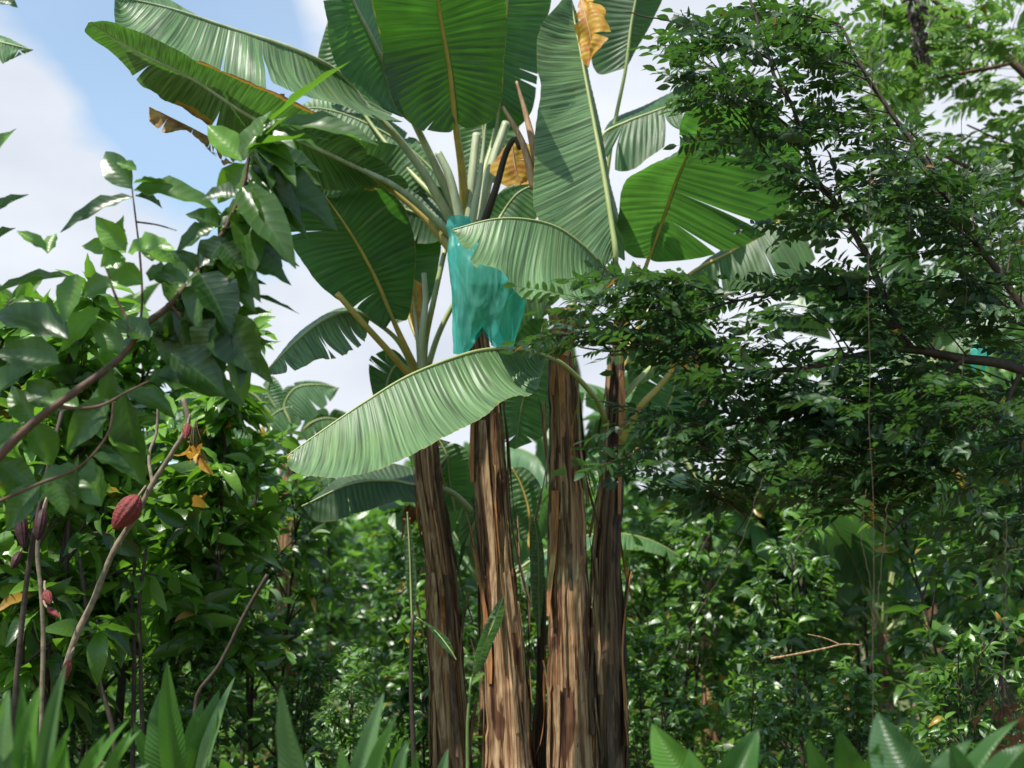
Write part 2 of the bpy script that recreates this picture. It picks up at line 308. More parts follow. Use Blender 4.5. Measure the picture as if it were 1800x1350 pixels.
def bag_mat():
    m, t = newmat('blue_plastic'); tcn = t.nodes.new('ShaderNodeTexCoord')
    mpn = t.nodes.new('ShaderNodeMapping'); mpn.inputs['Scale'].default_value = (14, 14, 2); t.links.new(tcn.outputs['Object'], mpn.inputs[0])
    n = noise(t, mpn.outputs[0], 1.0, 4, .6, .6)
    mq = t.nodes.new('ShaderNodeMapping'); mq.inputs['Scale'].default_value = (7, 7, 1.6); t.links.new(tcn.outputs['Object'], mq.inputs[0]); cr_ = noise(t, mq.outputs[0], 1.0, 2, .5, .5); rid = math_(t, 'ABSOLUTE', math_(t, 'SUBTRACT', cr_, .5)); hb = math_(t, 'ADD', math_(t, 'MULTIPLY', n, .6), math_(t, 'MULTIPLY', ramp(t, rid, [(0, g(1)), (.07, g(.35)), (.2, g(0))]), 1.0))
    p = t.nodes.new('ShaderNodeBsdfPrincipled'); p.inputs['Roughness'].default_value = .28; p.inputs['Specular IOR Level'].default_value = .6
    c = ramp(t, n, [(.3, (.07, .45, .38)), (.7, (.24, .70, .62))]); t.links.new(c, p.inputs['Base Color'])
    tl = t.nodes.new('ShaderNodeBsdfTranslucent'); t.links.new(ramp(t, n, [(.3, (.05, .60, .54)), (.7, (.14, .85, .76))]), tl.inputs[0])
    tp = t.nodes.new('ShaderNodeBsdfTransparent'); tp.inputs[0].default_value = (.25, .85, .78, 1)
    b = t.nodes.new('ShaderNodeBump'); b.inputs['Strength'].default_value = .5; b.inputs['Distance'].default_value = .012
    t.links.new(hb, b.inputs['Height']); t.links.new(b.outputs[0], p.inputs['Normal'])
    m1 = t.nodes.new('ShaderNodeMixShader'); m1.inputs[0].default_value = .45; m2 = t.nodes.new('ShaderNodeMixShader'); m2.inputs[0].default_value = .38
    o = t.nodes.new('ShaderNodeOutputMaterial')
    t.links.new(p.outputs[0], m1.inputs[1]); t.links.new(tl.outputs[0], m1.inputs[2]); t.links.new(m1.outputs[0], m2.inputs[1]); t.links.new(tp.outputs[0], m2.inputs[2]); t.links.new(m2.outputs[0], o.inputs[0])
    return m
M['bag'] = bag_mat()
def ground_mat():
    m, t = newmat('soil'); tcn = t.nodes.new('ShaderNodeTexCoord'); v = tcn.outputs['Object']
    a = noise(t, v, .9, 6, .6); b_ = noise(t, v, 14, 5, .7)
    c = ramp(t, b_, [(.3, (.05, .035, .02)), (.5, (.16, .11, .06)), (.7, (.30, .22, .12))])
    c = mixc(t, ramp(t, a, [(.45, g(0)), (.6, g(.8))]), c, ramp(t, b_, [(.3, (.02, .06, .012)), (.7, (.10, .19, .04))]))
    p = t.nodes.new('ShaderNodeBsdfPrincipled'); p.inputs['Roughness'].default_value = .9; o = t.nodes.new('ShaderNodeOutputMaterial')
    b = t.nodes.new('ShaderNodeBump'); b.inputs['Distance'].default_value = .04; t.links.new(b_, b.inputs['Height']); t.links.new(b.outputs[0], p.inputs['Normal'])
    t.links.new(c, p.inputs['Base Color']); t.links.new(p.outputs[0], o.inputs[0]); return m
# ------------------------------------------------------------------ ground
def gz(x, y): return .05 * np.sin(x * .7) * np.cos(y * .45)
def build_ground():
    n = 161; s = np.linspace(-1, 1, n); s = np.sign(s) * (np.abs(s) ** 2.6) * 400; X, Y = np.meshgrid(s, s + 12, indexing='ij')
    V = np.stack([X, Y, gz(X, Y)], -1).reshape(-1, 3)
    o = mk('ground', V, grid_q(n, n)[:, ::-1], ground_mat(), loc=(0, 0, 0)); o['kind'] = 'structure'; o['label'] = 'brown soil with leaf litter and green patches under the shrubs'
build_ground()
# ------------------------------------------------------------------ leaf templates and placing
def template(rows, cols, wfun, fold=.12, wav=.0, curl=0.0):
    y = np.linspace(0, 1, rows); x = np.linspace(-1, 1, cols); Y, X = np.meshgrid(y, x, indexing='ij')
    W = np.array([wfun(v) for v in y])[:, None]
    x3 = X * W; z = fold * np.abs(X) * W * 2 + wav * np.sin(Y * 19) * X * X * W
    return np.stack([x3, Y, z], -1).reshape(-1, 3), grid_q(rows, cols), np.stack([X, Y], -1).reshape(-1, 2)
def w_oval(v): return max(.004, .5 * math.sin(math.pi * min(1, v ** .85)) ** .8 * (1 - .28 * v ** 3)) if 0 < v < 1 else .012
def w_lance(v): return max(.01, .5 * (math.sin(math.pi * v ** .75)) ** .75) if 0 < v < 1 else .012
T_BIG = template(9, 5, w_oval, .13, .10)
T_MED = template(6, 3, w_oval, .16, 0)
T_SML = template(5, 3, w_oval, .10, 0)
T_GIN = template(18, 7, w_lance, .16, .03)
def leaves(acc, tp, base, d, nrm, L, Wd, droop, tint, var=1.0):
    """vectorised leaf placing: base,d,nrm (N,3); L length, Wd full width (m), droop 0..1"""
    TV, TQ, TU = tp; base = np.atleast_2d(base); n = len(base); d = unit(np.atleast_2d(d)); nrm = np.atleast_2d(nrm)
    x = unit(np.cross(d, nrm)); z = np.cross(x, d); L = np.broadcast_to(L, (n,)); Wd = np.broadcast_to(Wd, (n,)); droop = np.broadcast_to(droop, (n,))
    ly = TV[:, 1][None]; a = droop[:, None] * ly      # bend angle grows along the leaf
    yy = np.where(np.abs(droop[:, None]) > 1e-3, np.sin(a) / (droop[:, None] + 1e-9), ly); zz = np.where(np.abs(droop[:, None]) > 1e-3, -(1 - np.cos(a)) / (droop[:, None] + 1e-9), 0)
    q_ = np.random.RandomState(n * 7 + 13); tw_ = q_.normal(0, .38 * var, n)[:, None] * ly; fo = q_.uniform(1 - .7 * var, 1 + 1.3 * var, n)[:, None]
    lx0 = TV[:, 0][None] * Wd[:, None]; lz0 = TV[:, 2][None] * Wd[:, None] * fo; lx = lx0 * np.cos(tw_) - lz0 * np.sin(tw_) + q_.normal(0, .10 * var, n)[:, None] * ly ** 2 * L[:, None]; lz = lx0 * np.sin(tw_) + lz0 * np.cos(tw_)
    V = base[:, None] + lx[..., None] * x[:, None] + (yy * L[:, None])[..., None] * d[:, None] + (zz * L[:, None] + lz)[..., None] * z[:, None]
    Q = (TQ[None] + (np.arange(n) * len(TV))[:, None, None]).reshape(-1, 4)
    acc.add(V.reshape(-1, 3), Q, np.tile(TU, (n, 1)), np.repeat(np.broadcast_to(tint, (n,)), len(TV)))
# ------------------------------------------------------------------ banana leaf
def half_blade(Mp, Ep, side, Lm, rs, nS=9, tears=0, gap=.012, corr=.006, bulge=.05, ragged=.01, tear_t=None, droopvar=.05, wave=.02):
    """loft between midrib points Mp and edge points Ep (n,3 at the same t); strips separated by tears"""
    n = len(Mp); t = np.linspace(0, 1, n)
    cuts = sorted(tear_t if tear_t is not None else [rs.uniform(.12, .93) for _ in range(tears)])
    bounds = [0] + list(cuts) + [1]; VV = []; QQ = []; UU = []; DD = []; off = 0
    T = unit(np.gradient(Mp, axis=0)); ph = rs.uniform(0, 50); sd = rs.randrange(9999)
    for a, b in zip(bounds[:-1], bounds[1:]):
        if b - a < .004: continue
        k = max(4, int((b - a) * n)); tt = np.linspace(a, b, k); s = np.linspace(0, 1, nS)
        S, TT = np.meshgrid(s, tt, indexing='xy')           # rows along t
        g0 = gap / Lm; first, last = (a == 0), (b == 1); c = (a + b) / 2
        depth = rs.uniform(.5, 1)                            # how far in the split reaches
        sh = np.clip((S - (1 - depth)) / depth, 0, 1) ** 1.3
        lo = 0 if first else g0 * rs.uniform(.4, 1.6); hi = 0 if last else g0 * rs.uniform(.4, 1.6)
        fr = (TT - a) / (b - a); Te = TT + sh * (lo * (1 - fr) - hi * fr)
        def interp(P, q): return np.stack([np.interp(q, t, P[:, j]) for j in range(3)], -1)
        m = interp(Mp, TT); e = interp(Ep, Te)
        wv = e - m; wl = np.linalg.norm(wv, axis=-1, keepdims=True)
        nr = unit(np.cross(wv, interp(T, TT))) * side
        ee = 1 + (snoise(TT * Lm * 14, sd, 3) * ragged)[..., None] * (S[..., None] > .9)
        P = m + wv * S[..., None] * ee
        P += nr * (bulge * np.sin(np.pi * S * .9))[..., None] * wl
        cw = np.sin(TT * Lm * 2 * np.pi / .035 + ph + 1.5 * snoise(TT * Lm * 9, sd + 1)) * corr * np.minimum(1, S * 6) * (1 - .75 * np.clip((S - .7) / .3, 0, 1))
        big = (snoise(TT * Lm * 3.0, sd + 2, 2) * S ** 1.5 + .5 * snoise(TT * Lm * 6 + S * 1.5, sd + 4, 2) * np.sin(np.pi * np.minimum(1, S))) * wave
        dv = rs.uniform(-droopvar, droopvar) * S ** 2 * np.minimum(1, 3 * wl[..., 0] / .3) if not (first and last) else 0
        P += nr * (np.clip(wl[..., 0] / .1, 0, 1) * (cw + big) + dv * wl[..., 0])[..., None]
        if tears and depth > .6: P[..., 2] -= (np.abs(dv) if not np.isscalar(dv) else 0) * .3
        VV.append(P.reshape(-1, 3)); q = grid_q(k, nS) + off; QQ.append(q if side > 0 else q[:, ::-1]); off += k * nS
        UU.append(np.stack([side * S, TT * Lm], -1).reshape(-1, 2)); DD.append(np.stack([TT, S], -1).reshape(-1, 2))
    return np.vstack(VV), np.vstack(QQ), np.vstack(UU), np.vstack(DD)
def banana_leaf(parent, mid, A=None, B=None, pet=None, mat='banana', rib='rib', seed=0, dry=None, tearsA=3, tearsB=3, r0=.016, r1=.004,
                flip=False, px=True, Y=8.0, name='leaf', label=None, bulge=.06, wave=.02, corr=.0025, gap=.010, ragged=.012, droopvar=.06, closeA=True, closeB=True):
    rs = random.Random(seed * 7 + 3); n = 150
    cv = (lambda L_: np.array([at(p[0], p[1], p[2] if len(p) > 2 else Y) for p in L_])) if px else (lambda L_: np.array(L_, float))
    Mc = cv(mid); Mp = spline(Mc, n); Lm = np.linalg.norm(np.diff(Mp, axis=0), axis=1).sum()
    V = []; Q = []; U = []; D = []; off = 0
    for E, sd, tr, cl in ((A, 1, tearsA, closeA), (B, -1, tearsB, closeB)):
        if E is None: continue
        Ec = cv(E)
        if cl: Ec = np.vstack([Mc[:1] * .97 + Ec[:1] * .03, Ec, Mc[-1:]])
        Ep = spline(Ec, n)
        v, q, u, dd = half_blade(Mp, Ep, sd, Lm, rs, tears=tr, bulge=bulge, wave=wave, corr=corr, gap=gap, ragged=ragged, droopvar=droopvar)
        V.append(v); Q.append(q + off); U.append(u); D.append(dd); off += len(v)
    V = np.vstack(V); Q = np.vstack(Q); U = np.vstack(U); D = np.vstack(D)
    if flip: Q = Q[:, ::-1]
    dr = np.zeros(len(V)) if dry is None else np.array(dry(D[:, 0], D[:, 1]))
    ob = mk(name, V, Q, M[mat], parent, U, {'dry': dr})
    if label: ob['label'] = label
    if pet is not None: Pc = np.vstack([cv(pet), Mc]); 
    else: Pc = Mc
    m2 = spline(Pc, 90); fr = np.linspace(0, 1, 90); lp = 0
    if pet is not None:
        dseg = np.r_[0, np.cumsum(np.linalg.norm(np.diff(Pc, axis=0), axis=1))]; lp = dseg[len(pet)] / dseg[-1]
    rr = np.where(fr < lp, r0 * (1.3 - .55 * fr / (lp + 1e-6)), r1 + (r0 * .75 - r1) * (1 - np.clip((fr - lp) / (1 - lp + 1e-6), 0, 1)) ** .9)
    tv, tq, tu = tube(m2, rr, 8)
    r = mk('midrib', tv, tq, M[rib], ob, tu)
    return ob
def petiole(parent, pts, r0, r1, mat='petiole', Y=8, name='petiole', label=None, cut=False):
    P = spline(np.array([at(p[0], p[1], p[2] if len(p) > 2 else Y) for p in pts]), 30)
    v, q, u = tube(P, np.linspace(r0, r1, 30), 10)
    o = mk(name, v, q, M[mat], parent, u)
    if label: o['label'] = label
    return o
def pseudostem(parent, prof, Y, seed, mat='stem', flare=1.0, name='pseudostem'):
    """prof: list (cx, y, width) in photo pixels, top to bottom; the stem carries on down to the ground"""
    s = px2m(Y); C = np.array([at(c, y, Y) for c, y, w_ in prof]); Rr = np.array([w_ * s / 2 * .86 for c, y, w_ in prof])
    dz = C[-2] - C[-1]; base = C[-1].copy(); base[2] = gz(base[0], base[1]) - .05
    base[0] += (C[-1][0] - C[-2][0]) * .4
    C = np.vstack([C, base]); Rr = np.r_[Rr, Rr[-1] * 1.15]
    n = 220; k = 72; P = spline(C, n); d = np.r_[0, np.cumsum(np.linalg.norm(np.diff(C, axis=0), axis=1))]; rr = np.interp(np.linspace(0, 1, n), d / d[-1], Rr)
    a = np.linspace(0, 2 * np.pi, k, endpoint=False); L = d[-1]
    z = np.linspace(0, L, n)
    # overlapping dry sheaths: each wraps a sector and ends at its own height, with a lip
    Rm = np.ones((n, k)) * rr[:, None]; rs = random.Random(seed)
    for i in range(16):
        a0 = rs.uniform(0, 2 * np.pi); hw = rs.uniform(.5, 1.4); z0 = rs.uniform(-.1, L * .85); th = rs.uniform(.002, .007)
        da = np.abs((a - a0 + np.pi) % (2 * np.pi) - np.pi)
        m = 1 / (1 + np.exp((da[None] - hw - .25 * snoise(z * 2 + i, seed + i)[:, None]) * 30)) * (1 / (1 + np.exp(-(z[:, None] - z0 - .06 * snoise(a * 3, seed + 9 * i)[None]) * 60)))
        lip = np.exp(-((z[:, None] - z0) / .03) ** 2) * m * .006
        Rm += m * th + lip
    for i in range(k): Rm[:, i] += .0045 * snoise(z * 3 + i * .05, seed + 77 + i // 2, 3)
    Rm += .004 * snoise(a * 9, seed + 5)[None] + .006 * snoise(z * 6, seed + 6)[:, None]
    Rm -= .03 * 0
    V = P[:, None] + np.stack([np.cos(a)[None] * Rm, np.sin(a)[None] * Rm, np.zeros_like(Rm)], -1)
    U = np.stack(np.broadcast_arrays((a / (2*np.pi))[None], z[:, None]), -1).reshape(-1, 2)
    V = V.reshape(-1, 3); Q = grid_q(n, k, True); cap = np.repeat(P[:1] + [0, 0, .01], k, 0); b = len(V)
    V = np.vstack([V, cap]); U = np.vstack([U, U[:k]]); j = np.arange(k); j2 = (j + 1) % k
    Q = np.vstack([Q, np.stack([b + j, b + j2, j2, j], -1)])
    o = mk(name, V, Q[:, ::-1], M[mat], parent, U)
    return o, P, rr
def sheaths(parent, P, rr, seed, n, mats=('sheath', 'sheath_dark', 'sheath_orange', 'sheath')):
    """loose dry strips that peel off the stem, each with a free curled end"""
    rs = random.Random(seed)
    for i in range(n):
        k0 = rs.randrange(5, int(len(P) * .7)); k1 = min(len(P) - 1, k0 + rs.randrange(25, 75)); m = 26
        idx = np.linspace(k0, k1, m).astype(int); a0 = rs.uniform(-math.pi, 0) + rs.uniform(-.3, .3); wd = rs.uniform(.008, .03)
        up = rs.random() < .5; fr = np.linspace(0, 1, m); free = (fr if not up else 1 - fr)
        lift = rs.uniform(.01, .085) * np.clip(free - .45, 0, 1) ** 2 * 4 + .014
        rad = rr[idx] + lift + .012; aa = a0 + .25 * np.sin(fr * 3 + i) * .5
        cols_ = []
        for s in np.linspace(-1, 1, 5):
            an = aa + s * wd / (rad + .02) * (1 - .6 * free ** 3); rl = rad + .010 * (s * s) * np.sin(fr * 7 + i) + .006 * abs(s)
            cols_.append(P[idx] + np.stack([np.cos(an) * rl, np.sin(an) * rl, np.zeros(m)], -1))
        V = np.stack(cols_, 1).reshape(-1, 3)
        mk('dry_sheath', V, grid_q(m, 5), M[mats[i % len(mats)]], parent, np.zeros((len(V), 2)))
def free_banana(name_label, x, y, h, seed, nl=8, L=1.9, mat='banana_far', stem='stem', r=.09, lean=(0, 0), group='banana plants in the background', spread=1.0):
    rs = random.Random(seed); z0 = float(gz(x, y)); root = thing('banana_plant', name_label, 'banana plant', (x, y, z0), group)
    C = np.array([[x + lean[0], y + lean[1], z0 + h], [x + lean[0] * .4, y + lean[1] * .4, z0 + h * .5], [x, y, z0 - .05]]); P = spline(C, 60)
    v, q, u = tube(P, np.linspace(r * .6, r * 1.1, 60), 20); mk('pseudostem', v, q, M[stem], root, u)
    top = C[0]
    for i in range(nl):
        az = i * 2.4 + rs.uniform(-.4, .4); el = R(rs.uniform(50, 82)) if i % 3 else R(rs.uniform(25, 50)); Li = L * rs.uniform(.75, 1.1); bend = rs.uniform(.8, 1.9) * spread
        n_ = 9; p = top.copy(); pts = [p.copy()]; hd = np.array([math.cos(az), math.sin(az), 0])
        for j in range(n_):
            e = el - bend * (j / n_) ** 1.4; p = p + (hd * math.cos(e) + np.array([0, 0, math.sin(e)])) * (Li + .35) / n_; pts.append(p.copy())
        pts = np.array(pts); midp = pts[2:]; pet = pts[:2]; nn = len(midp); sdv = np.cross(hd, [0, 0, 1.]); fold = rs.uniform(.1, .9); wd = L * .15 * rs.uniform(.85, 1.1)
        E = {}
        for sg in (1, -1):
            fo = fold + rs.uniform(-.2, .3); prof = np.array([.55, .95, 1.0, 1.0, .92, .72, .35]) [:nn - 1]
            E[sg] = midp[:-1][:len(prof)] + prof[:, None] * wd * (sdv * sg * math.cos(fo) + np.array([0, 0, -math.sin(fo)]))
        dd = (lambda s_: (lambda T_, S_: np.clip((T_ - .8) * 2.2, 0, 1) + .4 * (S_ > .9)))(0) if rs.random() < .35 else None
        banana_leaf(root, midp, E[1], E[-1], pet, mat, 'rib', seed * 31 + i, px=False, tearsA=rs.randrange(2, 9), tearsB=rs.randrange(2, 9), r0=.016, dry=dd, droopvar=.25, gap=.02)
    return root
# ================================================================== banana clump
def plant(label, cx, Y):
    p = at(cx, 1350, Y); loc = (float(p[0]), float(p[1]), float(gz(p[0], p[1])))
    return thing('banana_plant', label, 'banana plant', loc, 'banana plants of the central clump')
# --- plant B: the tallest, carries the bagged bunch
pB = plant('tallest banana plant of the clump, its fruit bunch wrapped in a teal plastic bag', 900, 8.0)
profB = [(822, 390, 40), (826, 480, 46), (838, 600, 50), (855, 700, 52), (864, 850, 62), (876, 1000, 62), (887, 1150, 72), (896, 1350, 82)]
o, PB, RB = pseudostem(pB, profB, 8.0, 11); sheaths(pB, PB, RB, 5, 22)
banana_leaf(pB, [(640, 182, 7.6), (600, 132, 7.5), (520, 88, 7.3), (400, 48, 7.2), (300, 15, 7.1), (200, -8, 7.0)],
    A=[(700, 222, 7.5), (620, 196, 7.3), (545, 180, 7.1), (470, 152, 7.0), (395, 147, 6.85), (300, 110, 6.8), (212, 62, 6.8)], B=[(640, 158, 7.9), (560, 100, 7.8), (470, 62, 7.7), (360, 26, 7.6), (260, -6, 7.5)],
    pet=[(796, 392, 7.95), (742, 300, 7.8), (690, 232, 7.65)], mat='banana_pale', rib='petiole', seed=1, tearsA=3, tearsB=1, r0=.026, gap=.012, wave=.05, bulge=.10)
banana_leaf(pB, [(640, 300, 7.5), (560, 262, 7.3), (440, 205, 7.0), (340, 140, 6.8), (240, 90, 6.7), (156, 38, 6.6)],
    A=[(660, 330, 7.7), (560, 330, 7.6), (440, 262, 7.4), (340, 205, 7.3), (260, 160, 7.1), (190, 90, 6.9), (150, 55, 6.7)],
    B=[(640, 250, 7.3), (560, 200, 7.0), (450, 150, 6.8), (340, 100, 6.65), (250, 62, 6.6), (190, 38, 6.5)],
    pet=[(800, 420, 7.9), (742, 365, 7.75), (690, 325, 7.6)], mat='banana_pale', rib='petiole', seed=2, tearsA=2, tearsB=0, r0=.022, wave=.02,  # waxy pale tone also puts the sky's reflection into this blade
    dry=lambda t, s: np.clip((s - .72) * 3.2, 0, 1) * ((t > .30) & (t < .66)), ragged=.05)
banana_leaf(pB, [(720, 200, 7.6), (692, 150, 7.5), (655, 70, 7.3), (620, 0, 7.15), (585, -90, 6.9)],
    A=[(700, 205, 7.4), (640, 170, 7.2), (590, 118, 7.1), (575, 20, 7.0), (560, -60, 7.1)], B=[(760, 180, 7.8), (745, 100, 7.9), (710, 10, 7.8), (660, -70, 7.6)],
    pet=[(806, 392, 7.95), (790, 345, 7.9), (750, 260, 7.75)], mat='banana', rib='petiole', seed=3, tearsA=2, tearsB=0, r0=.026, flip=True)
banana_leaf(pB, [(800, 215, 7.6), (790, 120, 7.4), (774, 30, 7.2), (758, -90, 6.9)],
    A=[(790, 232, 7.6), (735, 222, 7.55), (690, 175, 7.4), (668, 60, 7.2), (655, -50, 6.9)], B=[(820, 228, 7.6), (868, 205, 7.5), (885, 100, 7.3), (888, 0, 7.1), (870, -80, 6.9)],
    pet=[(818, 388, 7.95), (812, 300, 7.8)], mat='banana_dark', rib='rib_yellow', seed=4, tearsA=1, tearsB=0, r0=.026, flip=True, wave=.04)
banana_leaf(pB, [(872, 225, 8.2), (880, 120, 8.2), (890, 20, 8.1), (900, -90, 8.0)],
    A=[(850, 225, 8.1), (848, 120, 8.0), (850, 0, 7.9), (852, -60, 7.8)], B=[(900, 228, 8.3), (935, 195, 8.2), (950, 80, 8.2), (968, -20, 8.1)],
    pet=[(832, 388, 8.0), (852, 300, 8.1)], mat='banana', rib='rib', seed=5, tearsA=1, tearsB=2, r0=.022, flip=True)
banana_leaf(pB, [(690, 335, 7.9), (640, 300, 7.8), (590, 275, 7.7), (545, 262, 7.7)],
    A=[(720, 322, 7.7), (670, 275, 7.6), (620, 262, 7.6), (575, 256, 7.6)], B=[(660, 350, 8.1), (600, 330, 8.1), (560, 295, 8.0)],
    pet=[(795, 440, 7.9), (745, 380, 7.9)], mat='banana_pale', rib='rib_yellow', seed=6, tearsA=1, tearsB=1, r0=.026)
petiole(pB, [(842, 395, 8.0), (862, 300, 8.05), (890, 216, 8.1)], .034, .030, 'petiole', name='leaf_stub', label='pale green cut leaf stub')
petiole(pB, [(824, 395, 7.9), (830, 310, 7.9), (838, 236, 7.95)], .030, .028, 'petiole', name='leaf_stub', label='pale green cut leaf stub')
petiole(pB, [(828, 400, 7.75), (845, 300, 7.7), (856, 196, 7.7)], .028, .004, 'petiole', name='leaf_stub', label='pointed green leaf stub')
petiole(pB, [(812, 400, 7.8), (790, 310, 7.75), (770, 268, 7.75)], .030, .024, 'petiole', name='leaf_stub')
petiole(pB, [(849, 398, 7.7), (872, 330, 7.6), (890, 268, 7.55), (905, 244, 7.5), (915, 262, 7.5)], .026, .016, 'blackpet', name='leaf_stub', label='rotten black leaf stalk')
petiole(pB, [(940, 330, 7.4), (918, 250, 7.4), (884, 188, 7.4)], .030, .010, 'stub', name='leaf_stub', label='dry brown pointed leaf stub')
petiole(pB, [(945, 290, 7.45), (928, 215, 7.5), (908, 143, 7.5)], .030, .008, 'stub', name='leaf_stub', label='dry tan pointed leaf stub')
banana_leaf(pB, [(900, 245, 7.7), (905, 290, 7.7), (915, 325, 7.7)], A=[(880, 262, 7.7), (862, 300, 7.7), (890, 325, 7.7)], B=[(930, 250, 7.7), (945, 290, 7.7), (935, 318, 7.7)],
    mat='dryyellow', rib='stub', seed=7, tearsA=1, tearsB=1, r0=.01, name='dead_leaf', label='small yellow and brown dead leaf', ragged=.14, wave=.06, corr=.001)
banana_leaf(pB, [(440, 268, 7.35), (390, 252, 7.3), (330, 222, 7.25), (262, 188, 7.2)], A=[(425, 288, 7.3), (392, 292, 7.2), (352, 262, 7.2), (318, 240, 7.15), (285, 232, 7.15), (262, 214, 7.15)], mat='dryleaf', rib='stub', seed=12, tearsA=8, tearsB=0,
    gap=.035, ragged=.25, wave=.08, corr=.001, r0=.006, name='dead_leaf', label='brown tattered dead leaf margin hanging in strips')
banana_leaf(pB, [(500, 165, 7.3), (480, 180, 7.3), (455, 200, 7.3)], A=[(505, 195, 7.3), (480, 205, 7.3)], B=[(490, 165, 7.3), (470, 185, 7.3)], mat='dryyellow', rib='stub', seed=13, tearsA=1, tearsB=1, ragged=.2, wave=.05, corr=.001, r0=.005, name='dead_leaf')
# lower petioles from the crown
banana_leaf(pB, [(610, 250, 8.6), (660, 300, 8.6), (700, 340, 8.55), (740, 345, 8.5)], A=[(620, 290, 8.7), (680, 370, 8.7), (730, 375, 8.6)], B=[(640, 240, 8.5), (720, 262, 8.5), (760, 320, 8.45)],
    mat='banana_pale', rib='rib', seed=8, tearsA=2, tearsB=1)
banana_leaf(pB, [(640, 200, 8.7), (600, 120, 8.7), (590, 60, 8.7), (600, 0, 8.7)], A=[(600, 190, 8.7), (560, 120, 8.7), (575, 40, 8.7)], B=[(690, 200, 8.7), (690, 120, 8.7), (650, 40, 8.7)],
    pet=[(800, 380, 8.2), (720, 300, 8.5)], mat='banana', rib='rib', seed=9, tearsA=2, tearsB=2)
for k, (m_, a_, b_, mt) in enumerate([
    ([(800, 405, 8.3), (740, 378, 8.4), (660, 350, 8.4), (590, 325, 8.4), (545, 330, 8.4)], [(760, 425, 8.4), (690, 420, 8.4), (620, 400, 8.4), (570, 370, 8.4)], [(750, 340, 8.5), (680, 300, 8.5), (610, 285, 8.5)], 'banana_dark'),
    ([(860, 420, 8.5), (880, 380, 8.6), (910, 340, 8.6), (950, 320, 8.6)], [(880, 430, 8.5), (920, 410, 8.6), (950, 370, 8.6)], [(855, 380, 8.6), (880, 335, 8.6), (925, 310, 8.6)], 'banana'),
    ([(870, 560, 8.6), (900, 520, 8.6), (935, 500, 8.6), (965, 530, 8.6)], [(890, 600, 8.6), (925, 590, 8.6), (950, 570, 8.6)], [(870, 520, 8.6), (910, 480, 8.6), (950, 490, 8.6)], 'banana'),
    ([(760, 420, 8.8), (740, 370, 8.8), (700, 320, 8.8), (690, 250, 8.8)], [(720, 420, 8.8), (690, 370, 8.8), (665, 300, 8.8)], [(790, 370, 8.8), (770, 300, 8.8), (730, 240, 8.8)], 'banana_dark'),
    ([(790, 330, 8.7), (720, 262, 8.7), (640, 215, 8.7), (560, 190, 8.7), (500, 200, 8.7)], [(760, 330, 8.6), (690, 300, 8.6), (620, 262, 8.6), (550, 235, 8.6)], [(750, 262, 8.8), (660, 190, 8.8), (570, 165, 8.8)], 'banana_pale'),
    ([(850, 330, 8.9), (850, 240, 8.9), (845, 150, 8.9), (840, 40, 8.9)], [(810, 300, 8.9), (800, 200, 8.9), (800, 90, 8.9)], [(890, 300, 8.9), (915, 200, 8.9), (905, 90, 8.9)], 'banana'),
    ([(940, 420, 8.8), (960, 460, 8.8), (950, 520, 8.8), (930, 560, 8.8)], [(920, 450, 8.8), (915, 500, 8.8)], [(985, 460, 8.8), (985, 520, 8.8)], 'banana')]):
    banana_leaf(pB, m_, a_, b_, mat=mt, rib='rib', seed=110 + k, tearsA=2, tearsB=1, flip=(k % 2 == 0))
# --- plant C
pC = plant('banana plant right of the bagged one, with a broad pale upright leaf', 1000, 8.0)
profC = [(985, 545, 46), (986, 600, 44), (986, 660, 50), (990, 760, 58), (994, 860, 66), (997, 1000, 74), (1000, 1150, 78), (1004, 1350, 84)]
o, PC, RC = pseudostem(pC, profC, 8.0, 21); sheaths(pC, PC, RC, 15, 22)
banana_leaf(pC, [(1082, 450, 7.3), (1076, 400, 7.32), (1060, 300, 7.4), (1041, 200, 7.5), (1022, 100, 7.6), (1007, 20, 7.7), (1003, -25, 7.72)],
    A=[(1050, 470, 7.2), (985, 440, 7.15), (945, 385, 7.15), (937, 300, 7.25), (942, 215, 7.35), (951, 150, 7.4), (944, 110, 7.4), (952, 45, 7.5), (988, 0, 7.6)],
    B=[(1100, 455, 7.6), (1092, 400, 7.75), (1072, 300, 7.85), (1053, 200, 7.9), (1034, 100, 7.95), (1017, 30, 7.95)],
    pet=[(995, 600, 8.0), (1040, 540, 7.7), (1075, 490, 7.4)], mat='banana_pale', rib='rib', seed=20, tearsA=0, tearsB=0, r0=.024, bulge=.05, wave=.015, corr=.005)
banana_leaf(pC, [(1085, 495, 7.2), (1062, 470, 7.1), (1020, 428, 6.95), (975, 398, 6.85), (920, 385, 6.75), (865, 386, 6.7), (795, 404, 6.7)],
    A=[(1065, 500, 7.0), (1045, 518, 6.7), (1000, 525, 6.45), (972, 512, 6.35), (925, 518, 6.25), (880, 466, 6.35), (842, 452, 6.4), (815, 425, 6.5)],
    B=[(1075, 478, 7.35), (1030, 440, 7.3), (975, 402, 7.2), (920, 390, 7.1), (860, 392, 7.0)],
    pet=[(996, 590, 8.0), (1060, 560, 7.7), (1090, 520, 7.35)], mat='banana_pale', rib='rib', seed=21, tearsA=2, tearsB=0, r0=.015, bulge=.10, wave=.03, gap=.010, ragged=.03,
    dry=lambda t, s: np.clip((t - .955) * 12, 0, .5))
banana_leaf(pC, [(1100, 120, 8.3), (1110, 40, 8.3), (1130, -60, 8.3)], A=[(1050, 130, 8.3), (1035, 60, 8.3), (1040, -30, 8.3)], B=[(1110, 100, 8.4), (1150, 30, 8.4), (1170, -30, 8.4)],
    pet=[(1000, 560, 8.2), (1050, 400, 8.4), (1080, 220, 8.4)], mat='banana_dark', rib='rib', seed=22, tearsA=1, tearsB=0)
